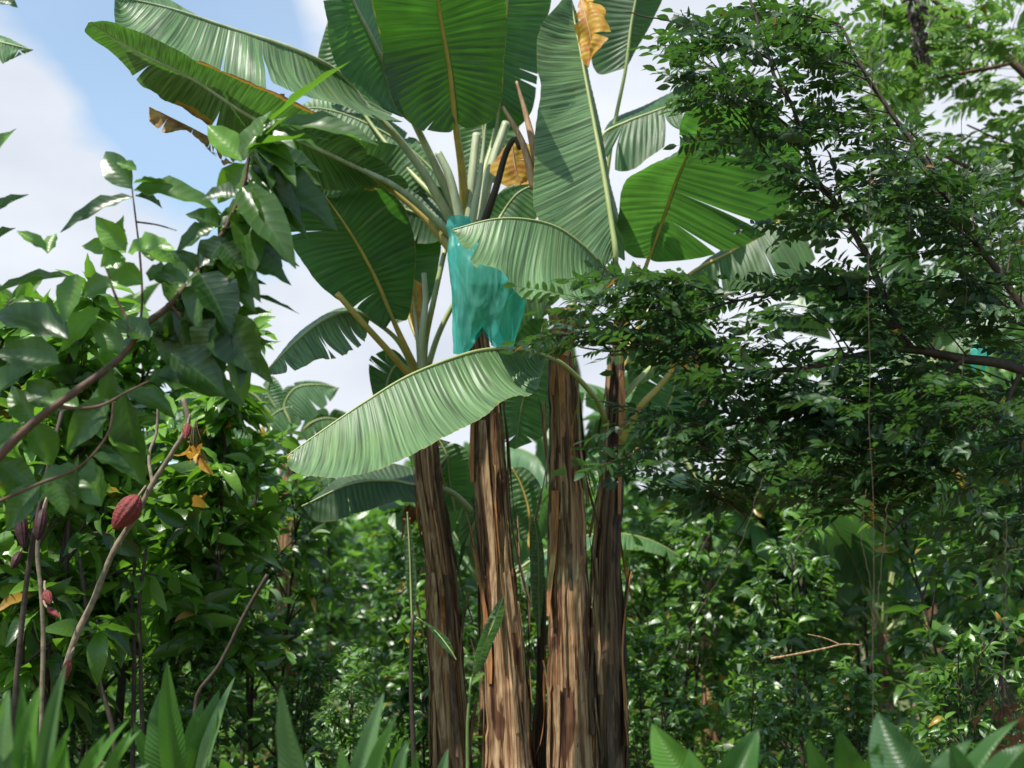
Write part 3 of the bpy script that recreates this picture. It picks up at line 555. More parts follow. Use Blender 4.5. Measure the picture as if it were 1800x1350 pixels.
banana_leaf(pC, [(1020, -5, 7.6), (1032, 40, 7.5), (1040, 80, 7.5), (1034, 118, 7.5)], A=[(1012, 30, 7.5), (1016, 70, 7.5), (1024, 105, 7.5)], B=[(1055, 10, 7.5), (1072, 45, 7.45), (1060, 75, 7.4)],
    mat='dryyellow', rib='stub', seed=23, tearsA=2, tearsB=2, r0=.008, name='dead_leaf', label='yellow dying leaf end', ragged=.16, wave=.07, corr=.001, gap=.03)
banana_leaf(pC, [(1060, 238, 8.3), (1100, 215, 8.3), (1150, 196, 8.3), (1200, 176, 8.3), (1240, 150, 8.3)], A=[(1062, 262, 8.2), (1082, 300, 8.2), (1112, 300, 8.2), (1140, 280, 8.2), (1180, 250, 8.2), (1215, 200, 8.2)],
    B=[(1080, 212, 8.6), (1130, 190, 8.6), (1180, 165, 8.6), (1225, 145, 8.5)], pet=[(1000, 560, 8.1), (1040, 400, 8.3), (1055, 290, 8.3)], mat='banana', rib='rib', seed=24, tearsA=4, tearsB=0, gap=.045, r0=.016)
petiole(pC, [(970, 620, 7.85), (978, 570, 7.8), (962, 540, 7.75)], .035, .02, 'stub', name='leaf_stub', label='dry pinkish brown torn leaf stub')
petiole(pC, [(990, 625, 7.82), (1005, 580, 7.8), (1010, 552, 7.8)], .035, .018, 'stub', name='leaf_stub', label='dry pinkish brown torn leaf stub')
banana_leaf(pC, [(960, 560, 8.4), (935, 640, 8.5), (915, 720, 8.5), (905, 790, 8.5)], A=[(930, 560, 8.4), (895, 620, 8.4), (880, 700, 8.4), (885, 770, 8.4)], B=[(985, 600, 8.6), (985, 680, 8.6), (960, 760, 8.6)],
    mat='banana', rib='rib', seed=25, tearsA=2, tearsB=2)
# --- plant D
pD = plant('slim dark stemmed banana plant at the right edge of the clump', 1075, 8.1)
profD = [(1090, 560, 22), (1084, 660, 28), (1078, 760, 34), (1072, 860, 38), (1064, 950, 42), (1062, 1020, 48), (1062, 1100, 60), (1064, 1350, 70)]
o, PD, RD = pseudostem(pD, profD, 8.1, 31, 'stem_dark'); sheaths(pD, PD, RD, 25, 14, ('sheath_dark', 'sheath', 'sheath_orange'))
banana_leaf(pD, [(958, 625, 7.2), (915, 614, 7.0), (870, 613, 6.85), (820, 622, 6.7), (720, 660, 6.5), (640, 708, 6.35), (560, 762, 6.25), (504, 802, 6.2)],
    A=[(955, 650, 7.0), (935, 692, 6.6), (890, 702, 6.45), (835, 745, 6.2), (770, 778, 6.0), (700, 812, 5.85), (620, 832, 5.8), (550, 832, 5.95), (515, 826, 6.1)],
    B=[(940, 618, 7.5), (870, 615, 7.35), (800, 634, 7.2), (700, 675, 6.9), (600, 740, 6.6), (540, 785, 6.4)],
    pet=[(1066, 745, 8.1), (1050, 705, 7.9), (995, 645, 7.45)], mat='banana_pale', rib='rib', seed=30, tearsA=3, tearsB=0, r0=.016, bulge=.10, wave=.022, gap=.004, corr=.009,
    dry=lambda t, s: np.clip((t - .965) * 20, 0, .66))
banana_leaf(pD, [(1140, 455, 7.9), (1165, 385, 7.75), (1195, 300, 7.55), (1235, 220, 7.35), (1272, 175, 7.2)],
    A=[(1118, 455, 7.85), (1090, 425, 7.75), (1085, 360, 7.55), (1098, 312, 7.4), (1140, 290, 7.3), (1190, 275, 7.2), (1196, 215, 7.15), (1240, 165, 7.1)],
    B=[(1165, 460, 8.0), (1240, 450, 7.9), (1320, 420, 7.8), (1390, 360, 7.6), (1410, 270, 7.4), (1350, 190, 7.2)],
    pet=[(1085, 660, 8.1), (1105, 560, 8.0)], mat='banana', rib='rib_yellow', seed=31, tearsA=1, tearsB=2, r0=.017, flip=True, bulge=.05, wave=.05)
banana_leaf(pD, [(1215, 480, 8.5), (1290, 440, 8.6), (1350, 400, 8.6), (1420, 370, 8.6), (1490, 350, 8.6)], A=[(1215, 500, 8.5), (1260, 510, 8.5), (1340, 505, 8.5), (1420, 470, 8.5)],
    B=[(1260, 440, 8.7), (1330, 390, 8.7), (1400, 350, 8.7)], pet=[(1090, 660, 8.2), (1130, 560, 8.4)], mat='banana', rib='rib_yellow', seed=32, tearsA=4, tearsB=0, gap=.02, flip=True)
petiole(pD, [(1092, 775, 8.0), (1125, 715, 7.9), (1158, 680, 7.9), (1190, 640, 7.9)], .022, .016, 'rib_yellow', label='orange yellow leaf stalk')
petiole(pD, [(1090, 705, 8.2), (1120, 670, 8.2), (1150, 640, 8.3), (1180, 600, 8.3)], .020, .014, 'rib', label='green leaf stalk')
banana_leaf(pD, [(1178, 640, 7.9), (1210, 625, 7.9), (1240, 622, 7.9), (1268, 640, 7.9)], A=[(1180, 650, 7.9), (1210, 650, 7.9), (1250, 655, 7.9)], B=[(1190, 622, 7.95), (1220, 605, 7.95), (1255, 612, 7.95)],
    mat='dryyellow', rib='stub', seed=33, tearsA=2, tearsB=2, r0=.012, name='dead_leaf', label='curled orange brown dead leaf', ragged=.14, wave=.06, corr=.001)
for k, (m_, a_, b_, mt) in enumerate([
    ([(1100, 640, 8.8), (1150, 600, 8.8), (1200, 560, 8.8), (1240, 500, 8.8)], [(1110, 680, 8.8), (1180, 640, 8.8), (1230, 590, 8.8)], [(1100, 600, 8.8), (1150, 550, 8.8), (1200, 500, 8.8)], 'banana'),
    ([(1110, 800, 8.9), (1150, 760, 8.9), (1180, 700, 8.9), (1190, 640, 8.9)], [(1090, 780, 8.9), (1100, 720, 8.9), (1140, 650, 8.9)], [(1140, 820, 8.9), (1190, 790, 8.9), (1220, 700, 8.9)], 'banana')]):
    banana_leaf(pD, m_, a_, b_, mat=mt, rib='rib_yellow', seed=34 + k, tearsA=2, tearsB=1, flip=True)
# --- plant A
pA = plant('leaning banana plant at the left of the clump, orange leaf stub at its top', 800, 8.2)
profA = [(742, 640, 26), (745, 700, 32), (748, 770, 38), (754, 850, 42), (768, 950, 44), (776, 1020, 50), (784, 1150, 56), (795, 1350, 64)]
o, PA, RA = pseudostem(pA, profA, 8.2, 41); sheaths(pA, PA, RA, 35, 18)
banana_leaf(pA, [(690, 560, 7.9), (665, 500, 7.75), (640, 450, 7.6), (610, 400, 7.45), (572, 345, 7.3)],
    A=[(680, 575, 7.85), (640, 545, 7.75), (580, 510, 7.55), (530, 450, 7.4), (505, 390, 7.25), (535, 350, 7.2)],
    B=[(712, 560, 7.95), (728, 480, 7.8), (722, 410, 7.65), (700, 350, 7.45), (640, 325, 7.3)],
    pet=[(736, 660, 8.2), (715, 615, 8.05)], mat='banana_dark', rib='rib_yellow', seed=40, tearsA=2, tearsB=0, r0=.020, flip=True, wave=.04,
    dry=lambda t, s: .38 * (s > .8) * (t > .75))
banana_leaf(pA, [(720, 560, 8.5), (705, 460, 8.6), (690, 380, 8.6), (680, 290, 8.6)], A=[(690, 560, 8.5), (650, 470, 8.5), (640, 380, 8.5), (650, 320, 8.5)],
    B=[(750, 540, 8.6), (775, 440, 8.6), (770, 360, 8.6), (730, 300, 8.6)], pet=[(745, 655, 8.2), (735, 600, 8.4)], mat='banana_dark', rib='rib_yellow', seed=41, tearsA=1, tearsB=1, flip=True)
petiole(pA, [(728, 670, 8.0), (690, 625, 7.8), (640, 570, 7.6), (592, 515, 7.5)], .022, .018, 'rib_yellow', name='leaf_stub', label='orange yellow bent leaf stub')
petiole(pA, [(745, 660, 8.2), (748, 600, 8.1), (762, 530, 8.0), (782, 440, 8.0)], .022, .016, 'rib', name='petiole')
petiole(pA, [(740, 660, 8.1), (735, 600, 8.0), (728, 540, 8.0), (722, 490, 8.0)], .022, .004, 'petiole', name='leaf_stub')
petiole(pA, [(748, 660, 8.3), (770, 590, 8.3), (800, 530, 8.3), (830, 490, 8.3)], .022, .015, 'rib', name='petiole')
petiole(pA, [(742, 650, 8.05), (742, 590, 7.95), (748, 530, 7.95), (745, 480, 7.95)], .026, .016, 'petiole', name='leaf_stub')
banana_leaf(pA, [(725, 490, 8.0), (735, 530, 8.0), (742, 570, 8.0), (738, 600, 8.0)], A=[(722, 510, 8.0), (722, 550, 8.0), (730, 590, 8.0)], B=[(742, 500, 8.0), (750, 540, 8.0), (748, 580, 8.0)], mat='dryyellow', rib='rib', seed=42, tearsA=0, tearsB=0, r0=.008, name='dead_leaf', label='narrow yellow green dying leaf')
banana_leaf(pA, [(650, 560, 8.0), (615, 548, 7.9), (570, 562, 7.8), (520, 600, 7.7), (462, 658, 7.6)], A=[(640, 600, 7.9), (600, 625, 7.8), (560, 632, 7.7), (520, 648, 7.6), (485, 655, 7.6)],
    B=[(640, 540, 8.4), (590, 540, 8.3), (530, 580, 8.1), (480, 630, 7.9)], pet=[(735, 670, 8.2), (700, 600, 8.1)], mat='banana_pale', rib='rib', seed=43, tearsA=5, tearsB=0, gap=.03, ragged=.05,
    dry=lambda t, s: .5 * (s > .88) * (t > .3))
banana_leaf(pA, [(735, 660, 8.3), (700, 640, 8.4), (680, 680, 8.4), (700, 740, 8.4)], A=[(745, 700, 8.3), (735, 740, 8.3), (720, 765, 8.3)], B=[(690, 610, 8.4), (650, 630, 8.4), (665, 720, 8.4)], mat='banana_dark', rib='rib', seed=44)
for k, (m_, a_, b_, mt) in enumerate([
    ([(790, 800, 8.6), (740, 850, 8.6), (690, 845, 8.6), (620, 850, 8.5), (530, 890, 8.4)], [(760, 870, 8.5), (700, 880, 8.5), (620, 900, 8.4), (560, 912, 8.4)], [(740, 820, 8.8), (680, 815, 8.8), (610, 825, 8.7), (560, 860, 8.6)], 'banana_dark'),
    ([(800, 900, 8.7), (790, 850, 8.7), (785, 800, 8.7), (770, 770, 8.7)], [(770, 890, 8.7), (755, 830, 8.7), (755, 790, 8.7)], [(830, 880, 8.7), (840, 830, 8.7), (815, 785, 8.7)], 'banana'),
    ([(820, 960, 8.7), (830, 930, 8.7), (840, 900, 8.7), (845, 860, 8.7)], [(800, 1020, 8.7), (810, 960, 8.7), (812, 900, 8.7)], [(850, 1000, 8.7), (880, 950, 8.7), (870, 890, 8.7)], 'banana_pale')]):
    banana_leaf(pA, m_, a_, b_, mat=mt, rib='rib', seed=50 + k, tearsA=3, tearsB=2)
petiole(pA, [(830, 900, 8.4), (800, 870, 8.4), (760, 850, 8.5)], .022, .018, 'rib', name='petiole')
# --- young suckers in the clump
pE = thing('banana_sucker', 'young banana sucker rising between the two thick middle stems', 'banana sucker', tuple(map(float, at(950, 1350, 8.3) * [1, 1, 0])), 'banana suckers')
v, q, u = tube(spline([at(948, 980, 8.3), at(952, 1100, 8.3), at(948, 1350, 8.3), at(948, 1520, 8.3)], 20), [.03]*10 + [.05]*10, 10); mk('pseudostem', v, q, M['stem_dark'], pE, u)
banana_leaf(pE, [(948, 1120, 8.2), (947, 1040, 8.2), (946, 960, 8.2), (938, 905, 8.2)], A=[(938, 1080, 8.2), (932, 1000, 8.2), (932, 930, 8.2)], B=[(955, 1060, 8.2), (957, 980, 8.2), (946, 920, 8.2)], mat='banana_pale', seed=60, tearsA=0, tearsB=0, r0=.01)
banana_leaf(pE, [(930, 960, 8.6), (930, 900, 8.6), (915, 850, 8.6), (900, 822, 8.6)], A=[(950, 900, 8.6), (950, 850, 8.6), (925, 818, 8.6)], B=[(912, 940, 8.6), (898, 890, 8.6), (893, 840, 8.6)], pet=[(945, 1050, 8.4), (940, 1000, 8.5)], mat='banana', rib='rib_yellow', seed=61, tearsA=1, tearsB=1, flip=True)
pF = thing('banana_sucker', 'thin young sucker with a narrow rolled leaf left of the clump', 'banana sucker', tuple(map(float, at(730, 1350, 7.6) * [1, 1, 0])), 'banana suckers')
v, q, u = tube(spline([at(726, 1080, 7.6), at(722, 1180, 7.6), at(728, 1350, 7.6), at(732, 1560, 7.6)], 24), np.linspace(.010, .02, 24), 8); mk('pseudostem', v, q, M['blackpet'], pF, u)
banana_leaf(pF, [(724, 1090, 7.6), (722, 1030, 7.6), (720, 970, 7.6), (716, 900, 7.6)], A=[(718, 1050, 7.6), (711, 990, 7.6), (711, 930, 7.6)], B=[(731, 1060, 7.6), (731, 1000, 7.6), (724, 940, 7.6)], mat='banana_dark', seed=62, tearsA=0, tearsB=0, r0=.008)
banana_leaf(pF, [(732, 1085, 7.5), (765, 1110, 7.45), (790, 1140, 7.4), (802, 1160, 7.4)], A=[(750, 1105, 7.4), (775, 1135, 7.4)], B=[(755, 1098, 7.5), (785, 1125, 7.5)], mat='banana', seed=63, tearsA=0, tearsB=0, r0=.006)
pG = thing('banana_sucker', 'small sucker with a blue green spear leaf against the middle stem', 'banana sucker', tuple(map(float, at(825, 1350, 7.5) * [1, 1, 0])), 'banana suckers')
v, q, u = tube(spline([at(828, 1190, 7.5), at(822, 1270, 7.5), at(822, 1350, 7.5), at(824, 1560, 7.5)], 20), np.linspace(.007, .016, 20), 8); mk('pseudostem', v, q, M['gstem'], pG, u)
banana_leaf(pG, [(830, 1190, 7.5), (848, 1140, 7.45), (868, 1095, 7.4), (886, 1046, 7.4)], A=[(832, 1160, 7.4), (848, 1110, 7.4), (870, 1065, 7.4)], B=[(846, 1175, 7.5), (866, 1130, 7.5), (884, 1085, 7.5)], mat='banana_pale', seed=64, tearsA=0, tearsB=0, r0=.006)
# --- fruit bunch inside the bag
def bunch(parent, top, length, seed):
    rs = random.Random(seed); acc = Acc(); top = np.array(top)
    for hnd in range(8):
        z = top[2] - .14 - hnd * (length - .25) / 8; rad = .12 * (1 - hnd * .07)
        for k in range(10):
            a = k * 2 * math.pi / 10 + hnd * .4; d = np.array([math.cos(a), math.sin(a), 0]); b = np.array([top[0], top[1], z])
            P = spline([b + d * .03, b + d * rad * .8 + [0, 0, .01], b + d * rad * 1.05 + [0, 0, .07], b + d * rad + [0, 0, .13]], 8)
            v, q, u = tube(P, [.008, .017, .02, .021, .02, .018, .014, .005], 6); acc.add(v, q, u)
    v, q, u = tube([top + [0, 0, .12], top, top - [0, 0, length * .8]], [.03, .028, .015], 8); acc.add(v, q, u)
    return acc.build('fruit_bunch', M['fruit'], parent)
tb = at(845, 440, 7.45); bunch(pB, tb, .62, 3)
def bag(outline, Y, seed, label, depth=.75, group='teal bags on banana bunches'):
    """outline rows (left px, right px, y px), closed plastic tube with pleats and a split hem"""
    s = px2m(Y); n, k = 70, 96; rows = np.array(outline, float); t = np.linspace(0, 1, n); tr = (rows[:, 2] - rows[0, 2]) / (rows[-1, 2] - rows[0, 2])
    Lx, Rx, Yy = (np.interp(t, tr, rows[:, j]) for j in range(3)); a = np.linspace(0, 2 * np.pi, k, endpoint=False)
    V = np.zeros((n, k, 3)); rs = random.Random(seed)
    for i in range(n):
        c = at((Lx[i] + Rx[i]) / 2, Yy[i], Y); hw = (Rx[i] - Lx[i]) / 2 * s; V[i] = c
        flat = 1 - .5 * t[i] ** 3
        pl = 1 + .045 * np.sin(a * 9 + 2 * snoise(t[i] * 3 + a * .3, seed)) * (.35 + t[i]) + .06 * snoise(a * 2.2 + t[i] * 2.5, seed + 1, 3) + .03 * snoise(a * 5 + t[i] * 3, seed + 2, 2) + .03 * np.abs(snoise(a * 3.2 - t[i] * 8, seed + 3, 3))
        V[i, :, 0] += np.cos(a) * hw * pl; V[i, :, 1] += np.sin(a) * hw * pl * depth * flat
        # the hem: lifted in the middle (front and back), two points hanging
        lift = np.clip((t[i] - .72) / .28, 0, 1) ** 1.5; V[i, :, 2] += lift * .15 * (np.clip(1 - np.abs(np.cos(a)) * 1.6, 0, 1)) ; V[i, :, 1] *= 1
    o = mk('fruit_bag', V.reshape(-1, 3), grid_q(n, k, True), M['bag'], None, loc=tuple(map(float, at((Lx[0] + Rx[0]) / 2, Yy[0], Y))))
    return tag(o, label, 'plastic bag', group)
bag([(788, 824, 382), (784, 828, 398), (790, 830, 415), (786, 880, 440), (788, 915, 480), (791, 926, 510), (794, 918, 550), (797, 908, 585), (798, 898, 622)], 7.45, 5,
    'large teal plastic bag hanging over the fruit bunch of the tallest banana plant')
# ================================================================== foreground cacao, left
def limb(parent, pts, r0, r1, mat='bark', name='branch', k=8, n=None):
    C = np.array([at(*p) for p in pts]); n = n or 10 * len(C); P = spline(C, n); rr = np.linspace(r0, r1, n) * (1 + .09 * snoise(np.linspace(0, n / 3, n), int(abs(pts[0][0]) * 7 + pts[0][1]) % 999))
    v, q, u = tube(P, rr, k); return mk(name, v, q, M[mat], parent, u)
cn = thing('cacao_tree', 'nearest cacao tree, its long brown branch with large glossy leaves rising from the left', 'cacao tree', (-2.6, 4.4, 0.0), 'cacao trees at the left')
limb(cn, [(-260, 1300, 4.4), (-120, 960, 4.4), (-10, 812, 4.5), (60, 742, 4.5), (130, 690, 4.5), (215, 625, 4.6), (255, 572, 4.6), (300, 535, 4.6), (345, 480, 4.6)], .024, .010, name='branch')
limb(cn, [(-560, 2300, 4.3), (-420, 1700, 4.35), (-260, 1300, 4.4)], .05, .030, name='trunk')
limb(cn, [(345, 480, 4.6), (380, 430, 4.6), (412, 370, 4.6), (430, 320, 4.6), (440, 265, 4.6), (468, 205, 4.6)], .013, .004)
limb(cn, [(-10, 885, 4.5), (70, 850, 4.5), (140, 820, 4.5), (190, 762, 4.5), (200, 700, 4.5)], .007, .003)
limb(cn, [(-90, 960, 4.45), (-50, 905, 4.5), (-10, 885, 4.5)], .009, .007)
limb(cn, [(105, 715, 4.5), (140, 718, 4.5), (180, 712, 4.5), (225, 688, 4.5), (262, 670, 4.5)], .008, .003)
limb(cn, [(226, 592, 4.55), (222, 560, 4.6), (205, 525, 4.6), (190, 480, 4.6), (188, 445, 4.6)], .007, .003)
limb(cn, [(245, 585, 4.6), (250, 520, 4.7), (245, 440, 4.7), (238, 380, 4.7), (232, 330, 4.7), (228, 288, 4.7)], .006, .0025)
limb(cn, [(300, 535, 4.6), (340, 580, 4.6), (390, 590, 4.6)], .006, .003)
limb(cn, [(345, 480, 4.6), (400, 500, 4.6), (435, 515, 4.6)], .006, .003)
limb(cn, [(240, 390, 4.7), (275, 395, 4.7), (310, 405, 4.6)], .004, .002)
CL = [ # bx,by, tx,ty, width px, facing camera 0..1, tint, droop
(465,222,612,104,34,.4,.25,.1),(495,218,657,244,58,.75,.15,.4),(425,285,362,218,52,.9,.72,.2),(428,282,472,192,46,.8,.3,.2),(432,262,570,232,56,.6,.1,.5),
(432,288,384,357,50,.9,.45,.3),(435,308,578,392,95,.8,.02,.7),(440,292,562,290,84,.75,.05,.8),(235,335,372,362,56,.8,.3,.9),(232,332,163,262,50,.9,.12,.8),
(236,347,104,397,40,.5,.02,.5),(235,322,300,318,30,.4,.1,.4),(238,345,284,360,34,.5,.05,.6),(382,400,308,438,44,.7,.1,.5),(385,405,478,380,62,.7,.02,.6),
(398,418,345,486,54,.9,.02,.4),(392,428,430,484,48,.9,.08,.4),(400,405,488,462,84,.8,.0,.6),(430,400,512,420,50,.6,.05,.6),(402,458,508,494,66,.7,.12,.5),
(430,515,527,548,18,.5,.0,.2),(408,562,476,546,36,.8,.3,.3),(352,482,402,575,80,.8,.0,.5),(346,522,384,645,82,.85,.0,.4),(388,560,440,655,88,.85,.08,.5),
(275,660,428,708,76,.8,.08,.5),(218,688,238,852,58,.9,.08,.35),(192,640,184,728,30,.8,.1,.2),(122,598,-30,538,70,.7,.05,.6),(176,542,108,614,48,.9,.75,.2),
(136,482,110,562,44,.85,.4,.3),(122,486,-20,508,44,.45,.15,.4),(105,640,-10,620,64,.8,.06,.4),(222,440,163,383,42,.85,.8,.3),(222,444,142,432,42,.8,.78,.4),
(226,442,298,436,52,.8,.82,.5),(220,440,212,380,44,.85,.8,.2),(215,448,180,468,46,.8,.75,.3),(82,440,28,404,24,.7,.6,.3),(84,446,97,408,30,.8,.6,.2),
(-25,300,20,222,48,.9,.2,.3),(-40,395,40,338,38,.7,.1,.4),(-30,440,22,398,46,.8,.1,.3),(135,896,130,806,30,.8,.1,.2),(178,890,150,804,62,.85,.25,.3),
(160,800,250,846,36,.6,.08,.4),(345,480,300,440,40,.8,.1,.3),(300,535,330,470,50,.8,.3,.3),(345,500,420,520,70,.8,.0,.6),(262,570,330,610,60,.8,.05,.5),
(262,600,200,560,50,.7,.2,.4),(215,625,160,560,44,.85,.3,.3),(100,715,40,670,50,.8,.1,.4),(60,742,10,680,46,.9,.25,.3),(215,690,150,700,40,.6,.12,.5),
(256,480,300,500,48,.8,.2,.4),(252,450,330,462,50,.8,.25,.6),(200,500,140,520,46,.8,.35,.4),(386,560,330,600,60,.8,.05,.5),(380,560,350,640,60,.85,.1,.3),
(225,690,300,730,48,.8,.15,.5),(262,670,340,680,60,.7,.05,.5),(-20,700,60,640,56,.8,.12,.4),(-30,800,40,740,50,.8,.2,.4),(445,262,500,200,44,.7,.1,.3),
(300,620,390,690,70,.85,.0,.4),(310,560,300,650,62,.9,.05,.3),(350,470,430,440,60,.7,.0,.6),(330,500,270,470,48,.8,.15,.4),(240,300,205,285,22,.7,.5,.3),
(-10,0,30,12,30,.8,.1,.1),(432,340,500,300,66,.8,.03,.6),(425,350,350,345,50,.6,.05,.5),(412,370,520,372,72,.6,.0,.7),(395,400,330,375,44,.7,.1,.4),(190,700,120,790,52,.8,.1,.4),(140,718,60,700,46,.7,.3,.5),(140,820,60,880,50,.8,.15,.4),(70,850,10,930,50,.8,.1,.4),(190,762,260,800,44,.8,.75,.4),(100,835,110,905,44,.85,.3,.3),(250,500,180,470,46,.8,.8,.4),(240,430,310,470,44,.8,.75,.5),(60,742,90,820,52,.85,.12,.4),(-10,812,60,870,54,.8,.05,.4)]
acc = Acc(); rs = random.Random(4)
for (bx, by, tx, ty, wpx, fc, ti, dr) in CL:
    Yb = 4.6 + rs.uniform(-.1, .1); b_ = at(bx, by, Yb); t_ = at(tx, ty, Yb + rs.uniform(-.08, .04)); L = np.linalg.norm(t_ - b_)
    nr = np.array([rs.uniform(-.4, .4), -fc, (1 - fc) * 1.0 + .25]); 
    d = (t_ - b_) / L; d2 = unit(d + np.array([0, 0, dr * .25]))
    leaves(acc, T_BIG, b_, d2, nr, L * (1 + dr * .08), wpx * px2m(4.6) * 1.08, dr * .9, ti * .93)
    v, q, u = tube(np.array([b_ - d * .03 - [0, 0, .004], b_ + d * .01]), [.0035, .002], 5)
BR = [(345,480),(360,455),(380,430),(396,400),(412,370),(424,340),(430,320),(436,290),(440,265),(452,235),(330,500),(300,535),(390,575),(345,530)]
for k in range(84):
    bx, by = BR[k % len(BR)]; bx += rs.uniform(-8, 14); by += rs.uniform(-10, 10); a = math.radians(rs.uniform(-25, 115)); Lp = rs.uniform(70, 135)
    if by < 330 and a > 1.2: a -= .8
    Yb = 4.68 + rs.uniform(-.15, .2); b_ = at(bx, by, Yb); t_ = at(bx + Lp * math.cos(a), by + Lp * math.sin(a), Yb + rs.uniform(-.18, .18)); L = np.linalg.norm(t_ - b_)
    leaves(acc, T_BIG, b_, unit((t_ - b_) / L + [0, 0, .1]), np.array([rs.uniform(-.6, .6), -rs.uniform(.2, 1), rs.uniform(.2, .8)]), L * 1.03, L * rs.uniform(.36, .46), rs.uniform(.3, .9), rs.uniform(0, .25))
acc.build('crown', M['cacao'], cn)
# ================================================================== shrubs and small trees
def shrub_geo(seed, H, Rd, nst, nbr, leafL, per, tp=T_MED, low=.2, spread=1.0, tintb=.35, leafw=.38):
    """stems from the ground, side branches, twigs with two-ranked drooping leaves; returns (wood Acc, leaf Acc) around the origin"""
    rs = np.random.RandomState(seed); W_ = Acc(); Lf = Acc(); B = []; Dd = []; Nn = []; Ln = []; Ti = []
    def twig(P, tb):
        seg = np.diff(P, axis=0).sum(0); ax = unit(seg); k = per
        for j in range(k):
            f = .25 + .75 * (j + .5) / k; p = P[0] * (1 - f) + P[-1] * f + (P[1] - (P[0] + P[-1]) / 2) * 4 * f * (1 - f) * .5
            sd = unit(np.cross(ax, [0, 0, 1])) * (1 if j % 2 else -1); fw = .35 + .9 * f ** 3
            d = unit(ax * fw + sd * (1.1 - .6 * f ** 3) + np.array([0, 0, -.32]) + rs.normal(0, .42, 3)); B.append(p); Dd.append(d)
            Nn.append(unit(np.array([0, 0, 1]) + rs.normal(0, .6, 3))); Ln.append(leafL * rs.uniform(.5, 1.3)); Ti.append(np.clip(tb + rs.normal(0, .3), 0, .97) if rs.rand() > .012 else .995)
    for s in range(nst):
        a = rs.rand() * 6.283; ln = rs.uniform(.05, .35) * spread; h = H * rs.uniform(.72, 1); b0 = np.array([math.cos(a), math.sin(a), 0]) * rs.uniform(.02, .16)
        tip = b0 + np.array([math.cos(a) * ln * Rd, math.sin(a) * ln * Rd, h]); mdl = (b0 + tip) / 2 + rs.normal(0, .08, 3) * [1, 1, 0]
        P = spline([b0 - [0, 0, .05], mdl, tip], 14); v, q, u = tube(P, np.linspace(.019, .006, 14) * (H / 2.6), 6); W_.add(v, q, u)
        for b in range(nbr):
            f = low + (1 - low) * (b + rs.rand()) / nbr; p = P[0] * 0 + np.array([np.interp(f, np.linspace(0, 1, 14), P[:, j]) for j in range(3)])
            az = b * 2.4 + rs.uniform(-.6, .6) + s; el = rs.uniform(.15, .8) + .5 * f; bl = Rd * rs.uniform(.5, 1.05) * (1.05 - .62 * f); d = np.array([math.cos(az) * math.cos(el), math.sin(az) * math.cos(el), math.sin(el)])
            e = p + d * bl + np.array([0, 0, -.15 * bl]); m_ = p + d * bl * .55 + np.array([0, 0, .05]); Q_ = spline([p, m_, e], 8)
            v, q, u = tube(Q_, np.linspace(.009, .003, 8) * (H / 2.6), 5); W_.add(v, q, u); tb = np.clip(tintb - .10 + .45 * (f - .5) + rs.normal(0, .16), 0, .9)
            twig(Q_[[2, 5, 7]], tb)
            for _ in range(2):
                k = rs.randint(2, 7); d2 = unit(d + rs.normal(0, .6, 3)); e2 = Q_[k] + d2 * bl * rs.uniform(.3, .55); m2 = (Q_[k] + e2) / 2 + [0, 0, .03]
                v, q, u = tube(np.array([Q_[k], m2, e2]), [.004, .003, .002], 4); W_.add(v, q, u); twig(np.array([Q_[k], m2, e2]), tb + rs.normal(0, .08))
    B = np.array(B); Ln = np.array(Ln); leaves(Lf, tp, B, np.array(Dd), np.array(Nn), Ln, Ln * leafw, rs.uniform(.2, 1.35, len(B)), np.array(Ti))
    return W_, Lf
def make_shrub(name, label, cat, loc, seed, group, mat='coffee', bark='bark_dark', **kw):
    root = thing(name, label, cat, loc, group); W_, Lf = shrub_geo(seed, **kw)
    for A_ in (W_, Lf): A_.V = [v + np.array(loc) for v in A_.V]
    W_.build('stems', M[bark], root); Lf.build('crown', M[mat], root); return root
VAR = []
spec = [dict(H=2.9, Rd=1.2, nst=3, nbr=13, leafL=.18, per=8, tintb=.42), dict(H=2.7, Rd=1.1, nst=3, nbr=13, leafL=.15, per=9, tintb=.58), dict(H=3.2, Rd=1.25, nst=3, nbr=14, leafL=.23, per=7, tintb=.3)]
